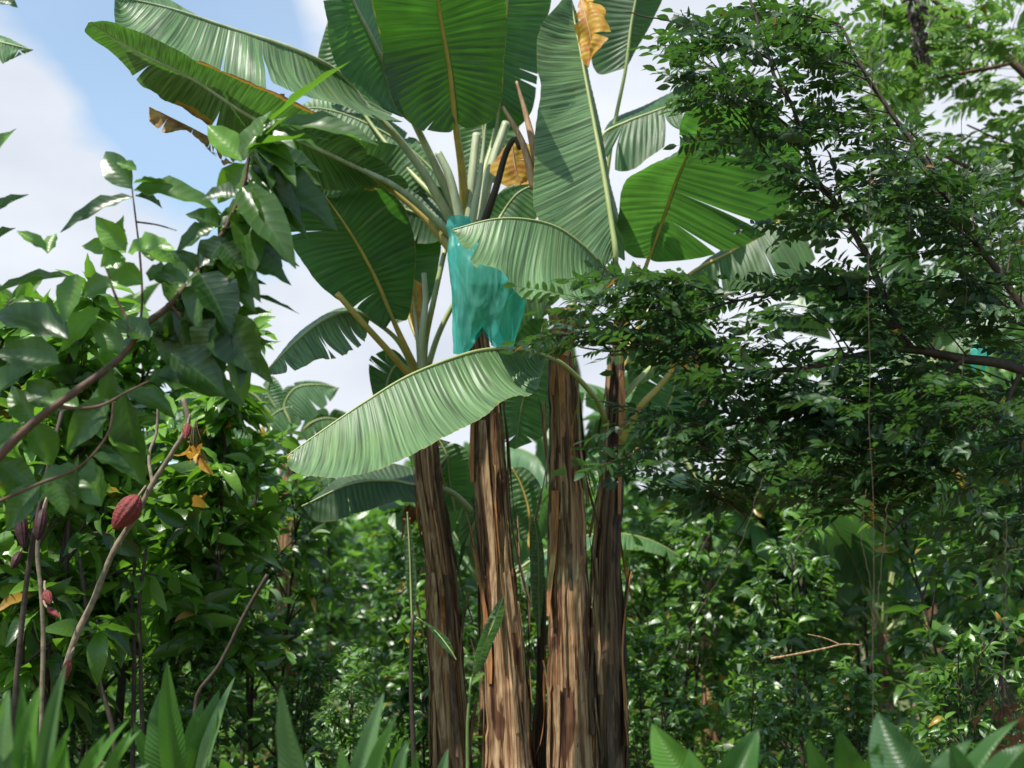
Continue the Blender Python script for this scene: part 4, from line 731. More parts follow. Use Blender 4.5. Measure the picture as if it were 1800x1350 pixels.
# x, y, variant, scale, tint class, label
SH = [(-3.3, 9.6, 2, 1.0, 'dark glossy shrub at the left edge behind the bare pod stems'), (-1.9, 10.0, 0, .95, 'dark leafy shrub between the pod stems and the thin sucker, with one yellow leaf'),
(-.75, 11.2, 1, .88, 'light green shrub directly left of the leaning banana stem'), (-4.6, 12.0, 0, 1.15, 'tall shrub behind the left edge cacao'), (-2.6, 12.5, 1, 1.12, 'sunlit shrub under the far grey banana leaves'),
(-1.3, 13.5, 0, 1.0, 'shrub behind the tip of the long bent banana leaf'), (.35, 12.2, 1, .86, 'shrub seen between the banana stems'), (1.35, 11.0, 0, .86, 'glossy shrub directly right of the dark banana stem'),
(2.3, 10.2, 1, .9, 'sunlit shrub with leaves tinted pale for gloss right of the clump'), (3.3, 9.6, 2, .86, 'shaded shrub at the lower right behind the broad ground leaves'), (4.1, 11.0, 0, 1.1, 'dark shrub at the right edge'),
(2.6, 12.8, 2, 1.0, 'shrub behind the hanging vines'), (1.2, 13.8, 1, 1.05, 'shrub behind the orange leaf stalk'), (5.2, 13.4, 2, 1.25, 'tall shrub far right behind the fine leaved tree'), (3.9, 14.4, 1, 1.2, 'pale shrub behind the far banana at the right'),
(-3.8, 15.2, 2, 1.15, 'far shrub behind the left cacao trees'), (-.2, 15.5, 2, 1.05, 'far shrub behind the middle of the clump'), (-2.2, 16.5, 0, 1.2, 'far shrub below the gap of sky at the left'), (1.9, 16.5, 0, 1.2, 'far shrub right of the clump'), (-5.6, 16.5, 1, 1.3, 'far shrub beyond the left edge'), (6.2, 16.5, 0, 1.3, 'far shrub beyond the right edge')]
for i, (x, y, k, s, lab) in enumerate(SH):
    loc = (x, y, float(gz(x, y)))
    if k not in [v[0] for v in VAR]:
        r = make_shrub('cacao_shrub', lab, 'shrub', loc, 100 + k, 'leafy shrubs behind the clump', **spec[k]); r.scale = (s, s, s); r.rotation_euler.z = rnd.uniform(0, 6); VAR.append((k, r))
    else: copy_tree([v[1] for v in VAR if v[0] == k][0], loc, rnd.uniform(0, 6), lab, s)
SS = ['between the leaning stem and the thin sucker', 'below the pale far leaves', 'left of the thin sucker', 'behind the dark fanned ground plant', 'right of the dark banana stem', 'below the leaves tinted pale for gloss', 'behind the long vine', 'behind the round tipped leaf', 'near the lower right corner', 'behind the leftmost stems']
for i, (x, y) in enumerate([(-.55, 9.6), (-1.5, 9.0), (-1.0, 8.4), (-2.1, 8.2), (1.0, 9.4), (1.75, 8.8), (2.35, 8.9), (2.75, 8.2), (3.4, 8.4), (-3.1, 8.6)]):
    copy_tree(VAR[i % 3][1], (x, y, float(gz(x, y))), rnd.uniform(0, 6), 'low young shrub ' + SS[i], rnd.uniform(.42, .58))
# cacao saplings at the left, mid distance
SM = []
for i, (x, y, H, lab) in enumerate([(-2.75, 7.5, 3.75, 'cacao tree with sunlit young leaves directly behind the near branch'), (-3.5, 8.2, 3.9, 'cacao tree at the left edge behind the near branch'),
        (-1.95, 8.3, 3.2, 'cacao tree behind the stem that bears the red pods'), (-2.9, 9.4, 4.1, 'cacao tree with pale leaves farther back at the left')]):
    r = make_shrub('cacao_tree', lab, 'cacao tree', (x, y, float(gz(x, y))), 200 + i, 'cacao trees at the left', mat='cacao', bark='bark_dark', H=H, Rd=.85, nst=3, nbr=14, leafL=.24, per=8, tp=T_BIG, low=.3, tintb=.5 if i != 1 else .4)
# pod bearing stems
cp = thing('cacao_tree', 'leaning tan cacao stem bearing a big red pod', 'cacao tree', tuple(map(float, at(95, 1250, 6.2) * [1, 1, 0])), 'cacao trees at the left')
limb(cp, [(60, 1800, 6.2), (80, 1500, 6.2), (95, 1250, 6.2), (112, 1185, 6.2), (135, 1115, 6.2), (162, 1060, 6.2), (200, 968, 6.2), (240, 905, 6.2), (268, 850, 6.2), (300, 800, 6.2), (330, 745, 6.2), (322, 700, 6.2)], .020, .012, 'bark_pale', 'trunk', 10)
limb(cp, [(268, 850, 6.2), (262, 800, 6.25), (275, 760, 6.3), (278, 700, 6.3)], .010, .006, 'bark_pale', 'branch')
limb(cp, [(300, 800, 6.2), (320, 770, 6.2), (335, 735, 6.2)], .010, .005, 'bark_pale', 'branch')
def pod(parent, bx, by, tx, ty, wpx, Y, mat, label=None):
    b_ = at(bx, by, Y); t_ = at(tx, ty, Y - .05); n, k = 22, 40; P = spline([b_, t_], n); f = np.linspace(0, 1, n); r = wpx * px2m(Y) / 2 * (np.sin(np.pi * np.clip(f * .97 + .02, 0, 1)) ** .62) * (1 - .25 * f)
    T = unit(t_ - b_); X = unit(np.cross(T, [0, 1, .1])); Z = np.cross(X, T); a = np.linspace(0, 2 * np.pi, k, endpoint=False)
    rib = 1 + .07 * np.cos(a * 10) + .03 * np.cos(a * 5); wart = 1 + .03 * snoise(a[None] * 6 + f[:, None] * 40, 3)
    V = P[:, None] + (r[:, None] * rib[None] * wart)[..., None] * (np.cos(a)[None, :, None] * X + np.sin(a)[None, :, None] * Z)
    o = mk('pod', V.reshape(-1, 3), grid_q(n, k, True), M[mat], parent); 
    if label: o['label'] = label
    v, q, u = tube(spline([b_ - T * .05 + [0, .02, .01], b_ - T * .02, b_ + T * .01], 6), [.006] * 6, 6); mk('stalk', v, q, M['bark_pale'], o, u)
pod(cp, 243, 872, 200, 930, 46, 6.15, 'pod', 'large bright red ribbed pod'); pod(cp, 330, 745, 326, 772, 17, 6.15, 'pod'); pod(cp, 122, 1160, 110, 1200, 17, 6.15, 'pod', 'small pinkish red pod')
cq = thing('cacao_tree', 'slender dark cacao stem with hanging maroon pods near the left edge', 'cacao tree', tuple(map(float, at(25, 1260, 6.0) * [1, 1, 0])), 'cacao trees at the left')
limb(cq, [(20, 1800, 6.0), (22, 1400, 6.0), (25, 1250, 6.0), (35, 1130, 6.0), (50, 1000, 6.0), (68, 900, 6.0), (92, 790, 6.0), (110, 720, 6.1)], .018, .010, 'bark_dark', 'trunk', 10)
pod(cq, 33, 890, 42, 965, 26, 5.95, 'pod_dark', 'dark maroon pod'); pod(cq, 76, 895, 66, 950, 24, 5.95, 'pod_dark', 'dark maroon pod'); pod(cq, 36, 970, 20, 1000, 18, 5.95, 'pod_dark'); 
cr = thing('cacao_tree', 'thin cacao stem mottled white with two small crimson pods', 'cacao tree', tuple(map(float, at(73, 1250, 6.4) * [1, 1, 0])), 'cacao trees at the left')
limb(cr, [(70, 1700, 6.4), (72, 1400, 6.4), (73, 1250, 6.4), (76, 1120, 6.4), (72, 1040, 6.4), (66, 960, 6.4), (85, 860, 6.4), (88, 780, 6.4)], .014, .009, 'bark_pale', 'trunk', 10)
pod(cr, 80, 1038, 88, 1062, 18, 6.35, 'pod', 'small crimson pod'); pod(cr, 84, 1068, 105, 1085, 12, 6.35, 'pod')
for k, (pts, lab) in enumerate([([(250, 1750, 7.5), (250, 1280, 7.5), (247, 1160, 7.5), (245, 1060, 7.5), (258, 960, 7.5)], 'dark straight stem right of the leaning pod stem'),
        ([(228, 1750, 7.6), (234, 1280, 7.6), (236, 1160, 7.6), (232, 1060, 7.6), (240, 960, 7.6)], 'dark stem close beside its straight twin'),
        ([(330, 1700, 7.4), (345, 1230, 7.4), (385, 1170, 7.4), (430, 1080, 7.4), (470, 1010, 7.4)], 'dark stem leaning right among the shrubs'),
        ([(205, 1700, 7.2), (200, 1300, 7.2), (175, 1200, 7.2), (160, 1130, 7.2), (150, 1060, 7.2), (140, 980, 7.2)], 'dark stem leaning left behind the pod stem')]):
    t_ = thing('bare_stem', lab, 'stem', tuple(map(float, at(pts[1][0], 1350, pts[0][2]) * [1, 1, 0])), 'bare stems at the lower left'); limb(t_, pts, .020, .010, 'bark_dark', 'trunk')
# ================================================================== fine leaved tree, right
def fine_tree(root, limbs, regions, seed, mat, leaflet=.05, comp=.17, bark='bark_dark', leanx=-.75, tintb=.25, pairs=5, nz=.28, dens=1.0):
    """limbs: list of (pts, r0, r1). regions: (cx,cy,rx,ry,Y,dY,count). Branchlets run from the nearest limb point into the region and carry pinnate leaves."""
    rs = np.random.RandomState(seed); LP = []
    for pts, r0, r1 in limbs:
        C = np.array([at(*p) for p in pts]); P = spline(C, 14 * len(C)); n = len(P); P += .006 * np.stack([snoise(np.linspace(0, n / 6, n), seed + j) for j in range(3)], 1)
        v, q, u = tube(P, np.linspace(r0, r1, n), 8); mk('branch', v, q, M[bark], root, u); LP.append(P)
    LP = np.vstack(LP); tw = Acc(); B = []; Dd = []; Nn = []; Ln = []; Ti = []
    for cx, cy, rx, ry, Y, dY, cnt in regions:
        for _ in range(int(cnt * dens)):
            a = rs.rand() * 6.283; r_ = math.sqrt(rs.rand()); e = at(cx + rx * r_ * math.cos(a), cy + ry * r_ * math.sin(a), Y + rs.uniform(-dY, dY))
            dist = np.linalg.norm(LP - (e + np.array([.35, .05, -.1])), axis=1); s = LP[dist.argmin()]; full = e - s; Lb = np.linalg.norm(full)
            if Lb > .75: s2 = e - unit(full) * .75
            else: s2 = s
            md = (s + e) / 2 + np.array([0, 0, .08 * Lb]) + rs.normal(0, .02, 3); P = spline([s, md, e], 16)
            v, q, u = tube(P, np.linspace(.0042, .0016, 16), 4); tw.add(v, q, u)
            frs = 1 - min(1, .75 / max(Lb, .01)); nc = int(5 + rs.randint(0, 3)); tb = tintb + rs.normal(0, .12)
            for j in range(nc):
                f = frs + (1 - frs) * (.12 + .88 * (j + .5) / nc); p = np.array([np.interp(f, np.linspace(0, 1, 16), P[:, i]) for i in range(3)]); ax = unit(P[min(15, int(f * 15) + 1)] - P[int(f * 15) - 1 if int(f * 15) > 0 else 0])
                sd = unit(np.cross(ax, [0, 0, 1])) * (1 if j % 2 else -1)
                d = unit(ax * (.5 + f * .6) + sd * (1.0 - .6 * f) + np.array([leanx * .35, 0, -.12]) + rs.normal(0, .16, 3)); nn = unit(np.array([0, 0, 1]) + rs.normal(0, nz, 3)); cl = comp * rs.uniform(.65, 1.15)
                e2 = p + d * cl + np.array([0, 0, -.06 * cl]); tw.add(*tube(np.array([p, (p + e2) / 2 + [0, 0, .01], e2]), [.0014, .0011, .0008], 3))
                x = unit(np.cross(d, nn))
                for k in range(pairs):
                    ff = .25 + .7 * k / pairs
                    for sg in (1, -1):
                        B.append(p + (e2 - p) * (ff + .03 * sg)); Dd.append(unit(d * .75 + x * sg + rs.normal(0, .12, 3) + np.array([0, 0, -.1]))); Nn.append(nn + rs.normal(0, .22, 3)); Ln.append(leaflet * rs.uniform(.7, 1.15) * (.75 + .5 * math.sin(math.pi * ff))); Ti.append(tb + rs.normal(0, .1))
                B.append(e2); Dd.append(d); Nn.append(nn); Ln.append(leaflet * 1.2); Ti.append(tb)
    tw.build('twigs', M[bark], root)
    A_ = Acc(); Ln = np.array(Ln); leaves(A_, T_SML, np.array(B), np.array(Dd), np.array(Nn), Ln, Ln * rs.uniform(.32, .5, len(Ln)), rs.uniform(0, .7, len(B)), np.where(rs.rand(len(B)) < .005, 1.0, np.clip(Ti, 0, .95)))
    A_.build('crown', M[mat], root); print('leaflets', len(B))
ft = thing('feathery_tree', 'near tree at the right with dark twigs and feathery small leaflets spread in flat layers', 'tree', (3.4, 5.6, 0.0))
F = 5.5
fine_tree(ft, [
 ([(2250, 2300, F), (2150, 1400, F), (2020, 900, F), (1800, 652, F), (1700, 630, F), (1600, 614, F), (1530, 622, F), (1450, 640, F), (1330, 655, F), (1230, 668, F)], .07, .007),
 ([(1600, 614, F), (1575, 570, F), (1555, 520, F), (1520, 440, F), (1480, 372, F), (1440, 320, F), (1412, 240, F), (1390, 180, F), (1350, 105, F), (1325, 20, F), (1310, -40, F)], .018, .006),
 ([(1900, 700, F), (1830, 590, F), (1770, 500, F), (1700, 400, F), (1640, 300, F), (1560, 190, F), (1510, 110, F), (1480, 40, F)], .022, .007),
 ([(1412, 240, F), (1340, 190, F), (1260, 145, F), (1180, 110, F)], .007, .003), ([(1350, 105, F), (1280, 70, F), (1180, 40, F), (1100, 20, F)], .007, .003),
 ([(1480, 372, F), (1400, 330, F), (1330, 250, F)], .007, .003), ([(1555, 520, F), (1450, 505, F), (1350, 520, F), (1260, 540, F), (1150, 560, F), (1010, 560, F)], .008, .003),
 ([(1700, 630, F), (1640, 680, F), (1560, 740, F), (1440, 790, F), (1330, 810, F), (1200, 800, F), (1080, 780, F)], .012, .003),
 ([(1330, 655, F), (1240, 640, F), (1150, 620, F), (1050, 615, F), (960, 590, F)], .008, .003), ([(1800, 652, F), (1740, 760, F), (1660, 850, F), (1560, 940, F)], .012, .004),
 ([(1380, 800, F), (1340, 870, F), (1280, 960, F), (1230, 1060, F), (1190, 1100, F)], .004, .0015)],
 [(1200, 115, 75, 70, 5.4, .4, 16), (1280, 50, 150, 55, 5.5, .5, 26), (1400, 130, 130, 100, 5.5, .5, 26), (1340, 240, 100, 50, 5.5, .5, 14), (1500, 260, 130, 100, 5.5, .6, 30), (1420, 350, 90, 60, 5.5, .5, 12),
  (1620, 400, 170, 110, 5.6, .6, 40), (1500, 490, 130, 40, 5.4, .5, 16), (1320, 540, 90, 26, 5.4, .4, 11), (1090, 545, 100, 75, 5.2, .3, 30), (1160, 500, 60, 40, 5.2, .3, 10), (980, 590, 55, 20, 5.2, .2, 7),
  (1250, 650, 110, 50, 5.3, .4, 20), (1450, 680, 170, 60, 5.4, .5, 44), (1650, 560, 150, 90, 5.6, .6, 34), (1650, 700, 170, 70, 5.4, .6, 34), (1400, 770, 190, 55, 5.4, .5, 42), (1150, 760, 100, 50, 5.2, .3, 20), (1080, 800, 70, 30, 5.2, .3, 8),
  (1600, 820, 180, 60, 5.6, .6, 40), (1720, 930, 90, 80, 5.4, .5, 30), (1480, 860, 120, 40, 5.5, .5, 16), (1250, 860, 90, 45, 5.3, .3, 10), (1730, 300, 90, 130, 5.8, .6, 18)], 61, 'fine', leaflet=.058, comp=.25, nz=.55, dens=.45, tintb=.3)
fl = thing('feathery_tree', 'paler feathery tree farther back at the top right, lit through by the sun', 'tree', (6.6, 11.0, 0.0))
G_ = 10.5
fine_tree(fl, [([(2250, 1500, G_), (2180, 900, G_), (2050, 520, G_), (1900, 260, G_), (1780, 110, G_), (1640, 0, G_), (1560, -60, G_)], .11, .02),
 ([(2050, 520, G_), (1900, 430, G_), (1760, 330, G_), (1640, 260, G_), (1560, 200, G_)], .04, .01), ([(1780, 110, G_), (1680, 130, G_), (1580, 140, G_), (1480, 90, G_)], .02, .008), ([(1900, 260, G_), (1800, 260, G_), (1700, 220, G_)], .02, .008)],
 [(1700, 60, 220, 100, G_, 1.2, 60), (1730, 220, 150, 110, G_, 1.2, 46), (1560, 130, 100, 90, G_, 1., 18), (1680, 370, 170, 90, G_, 1.2, 36), (1480, 30, 90, 50, G_, 1., 10)], 62, 'fine_light', leaflet=.12, comp=.42, tintb=.45, bark='bark', nz=.6, dens=.40)
# ------------------------------------------------------------------ hanging vines
VL = [([(1530, -60), (1533, 200), (1528, 500), (1532, 800), (1536, 1000), (1534, 1200), (1540, 1420)], 4.7, 'long thin vine hanging the whole height of the picture at the right'),
 ([(1552, -60), (1550, 120), (1556, 240), (1552, 330)], 5.0, 'short thin vine beside the longest one near the top'), ([(1522, 860), (1518, 960), (1538, 1060), (1530, 1180)], 4.8, 'vine loop that joins the longest vine below the far banana'),
 ([(1560, 880), (1552, 960), (1545, 1050), (1536, 1110)], 4.8, 'vine meeting the longest one from its right'), ([(1640, -40), (1628, 120), (1600, 260), (1598, 420)], 5.1, 'thin slanting vine below the dark hanging tassel'),
 ([(1700, 30), (1690, 300), (1696, 500), (1688, 700)], 5.2, 'thin vine in front of the pale tree at the upper right'), ([(1768, 900), (1770, 1000), (1766, 1120), (1764, 1230)], 4.8, 'straight thin vine at the lower right edge'),
 ([(1340, 840), (1300, 960), (1250, 1040), (1180, 1160)], 4.9, 'thin dark bowed twig crossing the shrubs right of the clump')]
for k, (pts, Y, lab) in enumerate(VL):
    P = spline([at(x, y, Y) for x, y in pts], 60); P[:, 0] += .006 * snoise(np.linspace(0, 14, 60), k); top = P[0]
    o = thing('hanging_vine', lab, 'vine', tuple(map(float, top)), 'thin hanging vines'); v, q, u = tube(P, np.full(60, .0013), 5); mk('vine_stem', v, q, M['vine'], o, u)
    rs = np.random.RandomState(k); A_ = Acc(); i = rs.randint(2, 58, 12)
    for j in []: v, q, u = tube(np.array([P[j], P[j] + rs.normal(0, .02, 3) + [0, 0, -.03], P[j] + rs.normal(0, .03, 3) + [0, 0, -.08]]), [.0012, .001, .0006], 3); A_.add(v, q, u)
    o.children[0].data.materials[0] = M['vine']
# dark tassel of dead leaves hanging at the top right
tt = thing('hanging_tassel', 'dark brown dried tassel hanging from above at the upper right', 'dried tassel', tuple(map(float, at(1605, -40, 4.0))))
A_ = Acc(); rs = np.random.RandomState(9); n = 120; f = rs.rand(n); P = np.array([at(1600 + 22 * ff + rs.normal(0, 9), -50 + 150 * ff, 4.0 + rs.normal(0, .02)) for ff in f])
leaves(A_, T_SML, P, unit(rs.normal(0, .5, (n, 3)) + [0, 0, -1]), rs.normal(0, 1, (n, 3)), .045, .016, .4, 0.0); A_.build('dry_leaves', M['blackpet'], tt)
v, q, u = tube(spline([at(1598, -120, 4.0), at(1605, 20, 4.0), at(1625, 105, 4.0)], 12), .004, 5); mk('stalk', v, q, M['blackpet'], tt, u)
# ================================================================== far banana plants
fg = thing('banana_plant', 'far banana plant with grey green leaves in the gap of sky at the left', 'banana plant', tuple(map(float, at(505, 1350, 12.5) * [1, 1, 0])), 'banana plants in the background')
v, q, u = tube(spline([at(508, 800, 12.5), at(505, 1000, 12.5), at(500, 1400, 12.5)], 24), np.linspace(.09, .13, 24), 18); mk('pseudostem', v, q, M['stem'], fg, u)
for k, (m_, a_, b_, mt, fl_) in enumerate([
    ([(512, 750), (500, 712), (520, 682), (560, 676), (596, 682)], [(520, 740), (548, 738), (575, 712)], [(490, 700), (510, 674), (556, 668)], 'banana_far', 0),
    ([(498, 760), (470, 720), (440, 690), (400, 690), (360, 720)], [(470, 750), (440, 735), (400, 745), (372, 745)], [(480, 715), (440, 672), (400, 668)], 'banana_pale', 0),
    ([(520, 775), (545, 745), (575, 735), (610, 745), (650, 775)], [(550, 772), (590, 782), (625, 790)], [(545, 728), (590, 718), (630, 740)], 'banana_pale', 0),
    ([(495, 775), (470, 745), (490, 722), (520, 715), (538, 722)], [(480, 765), (505, 762), (528, 745)], [(465, 735), (490, 712), (515, 708)], 'banana_pale', 0),
    ([(500, 785), (470, 775), (440, 790), (415, 820)], [(480, 800), (450, 815), (425, 830)], [(470, 765), (440, 775), (415, 800)], 'banana_far', 0),
    ([(500, 780), (492, 730), (470, 690), (478, 660)], [(475, 750), (452, 700), (466, 670)], [(510, 730), (500, 690), (488, 668)], 'banana_far', 1),
    ([(508, 785), (530, 790), (560, 810), (580, 850)], [(530, 810), (552, 830), (570, 855)], [(540, 785), (575, 805), (590, 840)], 'banana_far', 0)]):
    banana_leaf(fg, m_, a_, b_, pet=[(505, 815, 12.5)], mat=mt, seed=300 + k, Y=12.5 + .25 * (k % 3 - 1), tearsA=2, tearsB=1, gap=.03, r0=.018, flip=bool(fl_))
free_banana('far banana plant close behind the clump under the long bent leaf', -.2, 11.0, 1.7, 5, nl=8, L=1.7, mat='banana_far')
free_banana('far banana plant behind the orange stalk at the right of the clump', 1.9, 12.6, 2.6, 8, nl=9, L=2.2, mat='banana_far')
fb = free_banana('far banana plant at the right with a pale stem, seen under the fine leaved tree', 3.5, 12.3, 1.35, 12, nl=11, L=2.5, mat='banana_far', stem='stem', spread=.75)
free_banana('tan banana stem behind the leaning pod stem at the left', -3.42, 9.7, 2.5, 29, nl=6, L=1.5, mat='banana', r=.11)
free_banana('far banana plant behind the upper right foliage', 5.0, 15.5, 4.4, 17, nl=10, L=2.6, mat='banana_far')
free_banana('far banana plant at the left behind the cacao trees', -5.2, 14.0, 3.1, 19, nl=9, L=2.1, mat='banana_far')
free_banana('far banana plant in the middle distance right of the stems', .9, 16.8, 3.0, 23, nl=9, L=2.2, mat='banana_far')
bag([(1655, 1680, 715), (1650, 1712, 740), (1648, 1716, 760), (1660, 1708, 785)], 12.2, 15, 'small faraway teal bag half hidden behind the fine leaves at the right')
bag([(1716, 1728, 600), (1708, 1736, 615), (1706, 1738, 635), (1712, 1732, 652)], 12.8, 16, 'smallest faraway teal bag at the far right, higher than the other')
# tattered leaf end at the upper left and the torn leaf at the left edge
tl = thing('banana_plant', 'banana plant beyond the left edge, only a tattered leaf end in view', 'banana plant', (-4.6, 9.0, 0.0), 'banana plants in the background')
banana_leaf(tl, [(-200, 60, 8.6), (-120, 50, 8.5), (-40, 66, 8.4), (10, 76, 8.3), (58, 88, 8.3)], A=[(-120, 100, 8.4), (-40, 120, 8.3), (-5, 118, 8.3), (25, 102, 8.3)], B=[(-120, 30, 8.6), (-40, 50, 8.5), (10, 64, 8.4)], pet=[(-330, 300, 8.9), (-280, 140, 8.8)], mat='banana_pale', seed=90, tearsA=9, tearsB=2, gap=.04, ragged=.08)
v, q, u = tube(spline([at(-330, 300, 8.9), at(-320, 800, 8.95), at(-310, 1450, 9.0)], 20), np.linspace(.07, .1, 20), 16); mk('pseudostem', v, q, M['stem'], tl, u)
# ================================================================== broad leaved ground plants
def ginger(label, lvs, Y, base=None, mat='ginger', cat='ground plant', name='ginger_plant', seed=0):
    bx = np.mean([l[0] for l in lvs]); g0 = at(bx, 1350, Y); g0[2] = gz(g0[0], g0[1]); root = thing(name, label, cat, tuple(map(float, g0)), 'broad leaved ground plants'); rs = random.Random(seed)
    for (x0, y0, x1, y1, wpx, fc, ti, dr, *m_) in lvs:
        yb = Y + rs.uniform(-.15, .15); b_ = at(x0, y0, yb); t_ = at(x1, y1, yb + rs.uniform(-.2, .05)); L = np.linalg.norm(t_ - b_); A2 = Acc(); d = unit(unit(t_ - b_) + np.array([0, 0, dr * .2]))
        leaves(A2, T_GIN, b_, d, np.array([rs.uniform(-.5, .5), -fc, .2 + (1 - fc)]), L * 1.02, wpx * px2m(Y) * (.84 if seed < 6 else 1.0), dr * 1.3, ti, 1.5); o = A2.build('leaf', M[m_[0] if m_ else mat], root)
        v, q, u = tube(spline([g0 + [rs.uniform(-.05, .05), rs.uniform(-.05, .05), 0], (g0 * .4 + b_ * .6) + [0, 0, .02], b_, b_ * .93 + t_ * .07], 16), np.linspace(.010, .004, 16), 6); mk('stalk', v, q, M['gstem'], o, u)
GP = 'ginger_pale'
ginger('bright ribbed ground plant in the bottom left corner', [(0,1420,8,1215,52,.9,.6,.15,GP),(28,1430,62,1212,52,.9,.85,.2),(62,1430,105,1178,40,.8,.5,.15,GP),(50,1480,36,1220,44,.9,.45,.2),(95,1440,112,1300,50,.9,.7,.2),(-10,1400,-20,1240,50,.8,.6,.2),(85,1460,98,1290,40,.9,.9,.2)], 3.7, seed=1)
ginger('light green ground plant with leaves fanned to the right, second from the left edge', [(150,1440,232,1278,42,.8,.6,.2,GP),(130,1430,205,1262,30,.8,.7,.3),(140,1440,160,1310,50,.9,.75,.3),(170,1450,250,1330,40,.6,.5,.5,GP),(190,1430,196,1310,44,.8,.5,.4)], 3.9, seed=2)
ginger('dark green ground plant with tall overlapping leaves below the leaning stem', [(300,1400,268,1215,60,.9,.3,.25),(310,1400,292,1180,50,.9,.35,.2),(320,1400,355,1240,46,.8,.4,.3),(330,1400,385,1220,50,.9,.3,.3),(300,1400,240,1290,44,.9,.4,.4),(345,1400,400,1190,30,.8,.6,.2,GP),(285,1420,262,1290,60,.9,.65,.3)], 4.9, seed=3)
ginger('ground plant with a pair of tall ribbed leaves left of the clump', [(555,1470,481,1222,58,.95,.45,.15,GP),(600,1480,672,1220,46,.75,.5,.15,GP),(640,1480,676,1265,52,.9,.3,.2),(540,1460,488,1330,36,.9,.6,.2),(620,1450,600,1320,40,.9,.4,.3),(680,1460,712,1310,40,.8,.4,.2,GP)], 4.0, seed=4)
ginger('small ground plant in front of the leaning banana stem', [(755,1460,788,1320,34,.8,.3,.2,GP),(745,1450,726,1345,34,.8,.5,.3)], 4.6, seed=5)
ginger('ground plant with one bright broad leaf right of the dark banana stem', [(1235,1420,1145,1278,76,.95,.7,.2),(1240,1450,1225,1330,60,.9,.6,.4),(1260,1430,1336,1286,64,.9,.15,.2),(1255,1420,1300,1330,50,.9,.35,.4)], 3.9, seed=6)
ginger('dark ground plant with a round tipped leaf at the lower right', [(1500,1430,1486,1302,70,.95,.2,.2),(1470,1450,1440,1330,50,.9,.3,.4),(1520,1440,1545,1335,50,.9,.4,.3)], 3.9, seed=7)
ginger('broad grey green ground plant at the lower right', [(1630,1420,1536,1258,92,.95,.05,.2,GP),(1650,1430,1700,1290,60,.6,.1,.3),(1620,1440,1590,1330,80,.9,.1,.4)], 3.7, seed=8, mat='ginger')
ginger('ground plant with a curved narrow leaf near the right corner', [(1680,1440,1756,1254,46,.55,.2,.5),(1740,1440,1800,1300,70,.9,.15,.3),(1700,1440,1690,1320,60,.9,.1,.3),(1780,1440,1830,1310,60,.9,.1,.3)], 3.8, seed=9)
# low plants farther back, copied
lowp = []
LOW = [(-.9, 6.6, 'low leafy plant on the sunlit ground left of the clump'), (-1.5, 7.4, 'low plant in the gap under the shrubs at the left'), (.25, 9.4, 'low plant seen between the two left stems'), (1.2, 8.8, 'low plant directly right of the clump'), (2.2, 7.6, 'low plant under the sunlit shrub'), (1.7, 6.4, 'low plant behind the bright broad leaf'),
       (-2.3, 6.9, 'low plant behind the leftmost stems'), (-.45, 8.6, 'low plant behind the leaning stem'), (2.9, 6.6, 'low plant behind the grey green leaves'), (-.9, 9.0, 'low plant farther back on the sunlit ground')]
for i, (x, y, lab) in enumerate(LOW):
    loc = (x, y, float(gz(x, y)))
    if i == 0:
        rt = thing('leafy_plant', lab, 'plant', loc, 'low plants under the shrubs'); rs = np.random.RandomState(5); n = 26; az = rs.rand(n) * 6.28; el = rs.uniform(.7, 1.45, n)
        b_ = np.array(loc) + np.stack([np.cos(az) * .08, np.sin(az) * .08, rs.uniform(.05, .5, n)], 1); d = np.stack([np.cos(az) * np.cos(el), np.sin(az) * np.cos(el), np.sin(el)], 1)
        A2 = Acc(); leaves(A2, T_GIN, b_, d, np.stack([-np.cos(az), -np.sin(az), np.full(n, .6)], 1), rs.uniform(.3, .5, n), rs.uniform(.07, .11, n), rs.uniform(.2, 1, n), rs.uniform(.2, .8, n)); A2.build('leaves', M['ginger'], rt)
        A3 = Acc()
        for p in b_: A3.add(*tube(np.array([np.array(loc) - [0, 0, .02], (np.array(loc) + p) / 2, p]), [.008, .006, .005], 5))
        A3.build('stems', M['gstem'], rt); lowp.append(rt)
    else: copy_tree(lowp[0], loc, rnd.uniform(0, 6), lab, rnd.uniform(.7, 1.1))
# fallen leaves and low growth
A_ = Acc(); rs = np.random.RandomState(77); n = 9000; x = rs.uniform(-7, 7, n); y = rs.uniform(3.5, 18, n); P = np.stack([x, y, gz(x, y) + .01 + rs.rand(n) * .03], 1)
leaves(A_, T_SML, P, unit(rs.normal(0, 1, (n, 3)) * [1, 1, .25]), rs.normal(0, .4, (n, 3)) + [0, 0, 1], rs.uniform(.06, .2, n), rs.uniform(.03, .08, n), rs.uniform(-.6, .8, n), 0.0)
tag(A_.build('leaf_litter', M['dryleaf']), 'dry brown fallen leaves on the soil', 'leaf litter', kind='stuff')
A_ = Acc(); n = 34000; x = rs.uniform(-8, 8, n); y = rs.uniform(5.5, 19, n); k = snoise(x * .8, 4) + snoise(y * .8, 5) > -.55; x, y = x[k], y[k]; n = len(x)
P = np.stack([x, y, gz(x, y) + rs.rand(n) ** 1.4 * (.35 + .35 * np.clip((y - 7) / 4, 0, 1))], 1)
leaves(A_, T_SML, P, unit(rs.normal(0, 1, (n, 3)) * [1, 1, .4] + [0, 0, .4]), rs.normal(0, .5, (n, 3)) + [0, 0, 1], rs.uniform(.07, .2, n), rs.uniform(.03, .08, n), .5, rs.uniform(.1, .95, n))
tag(A_.build('ground_cover', M['coffee']), 'small green weeds covering the soil', 'weeds', kind='stuff')
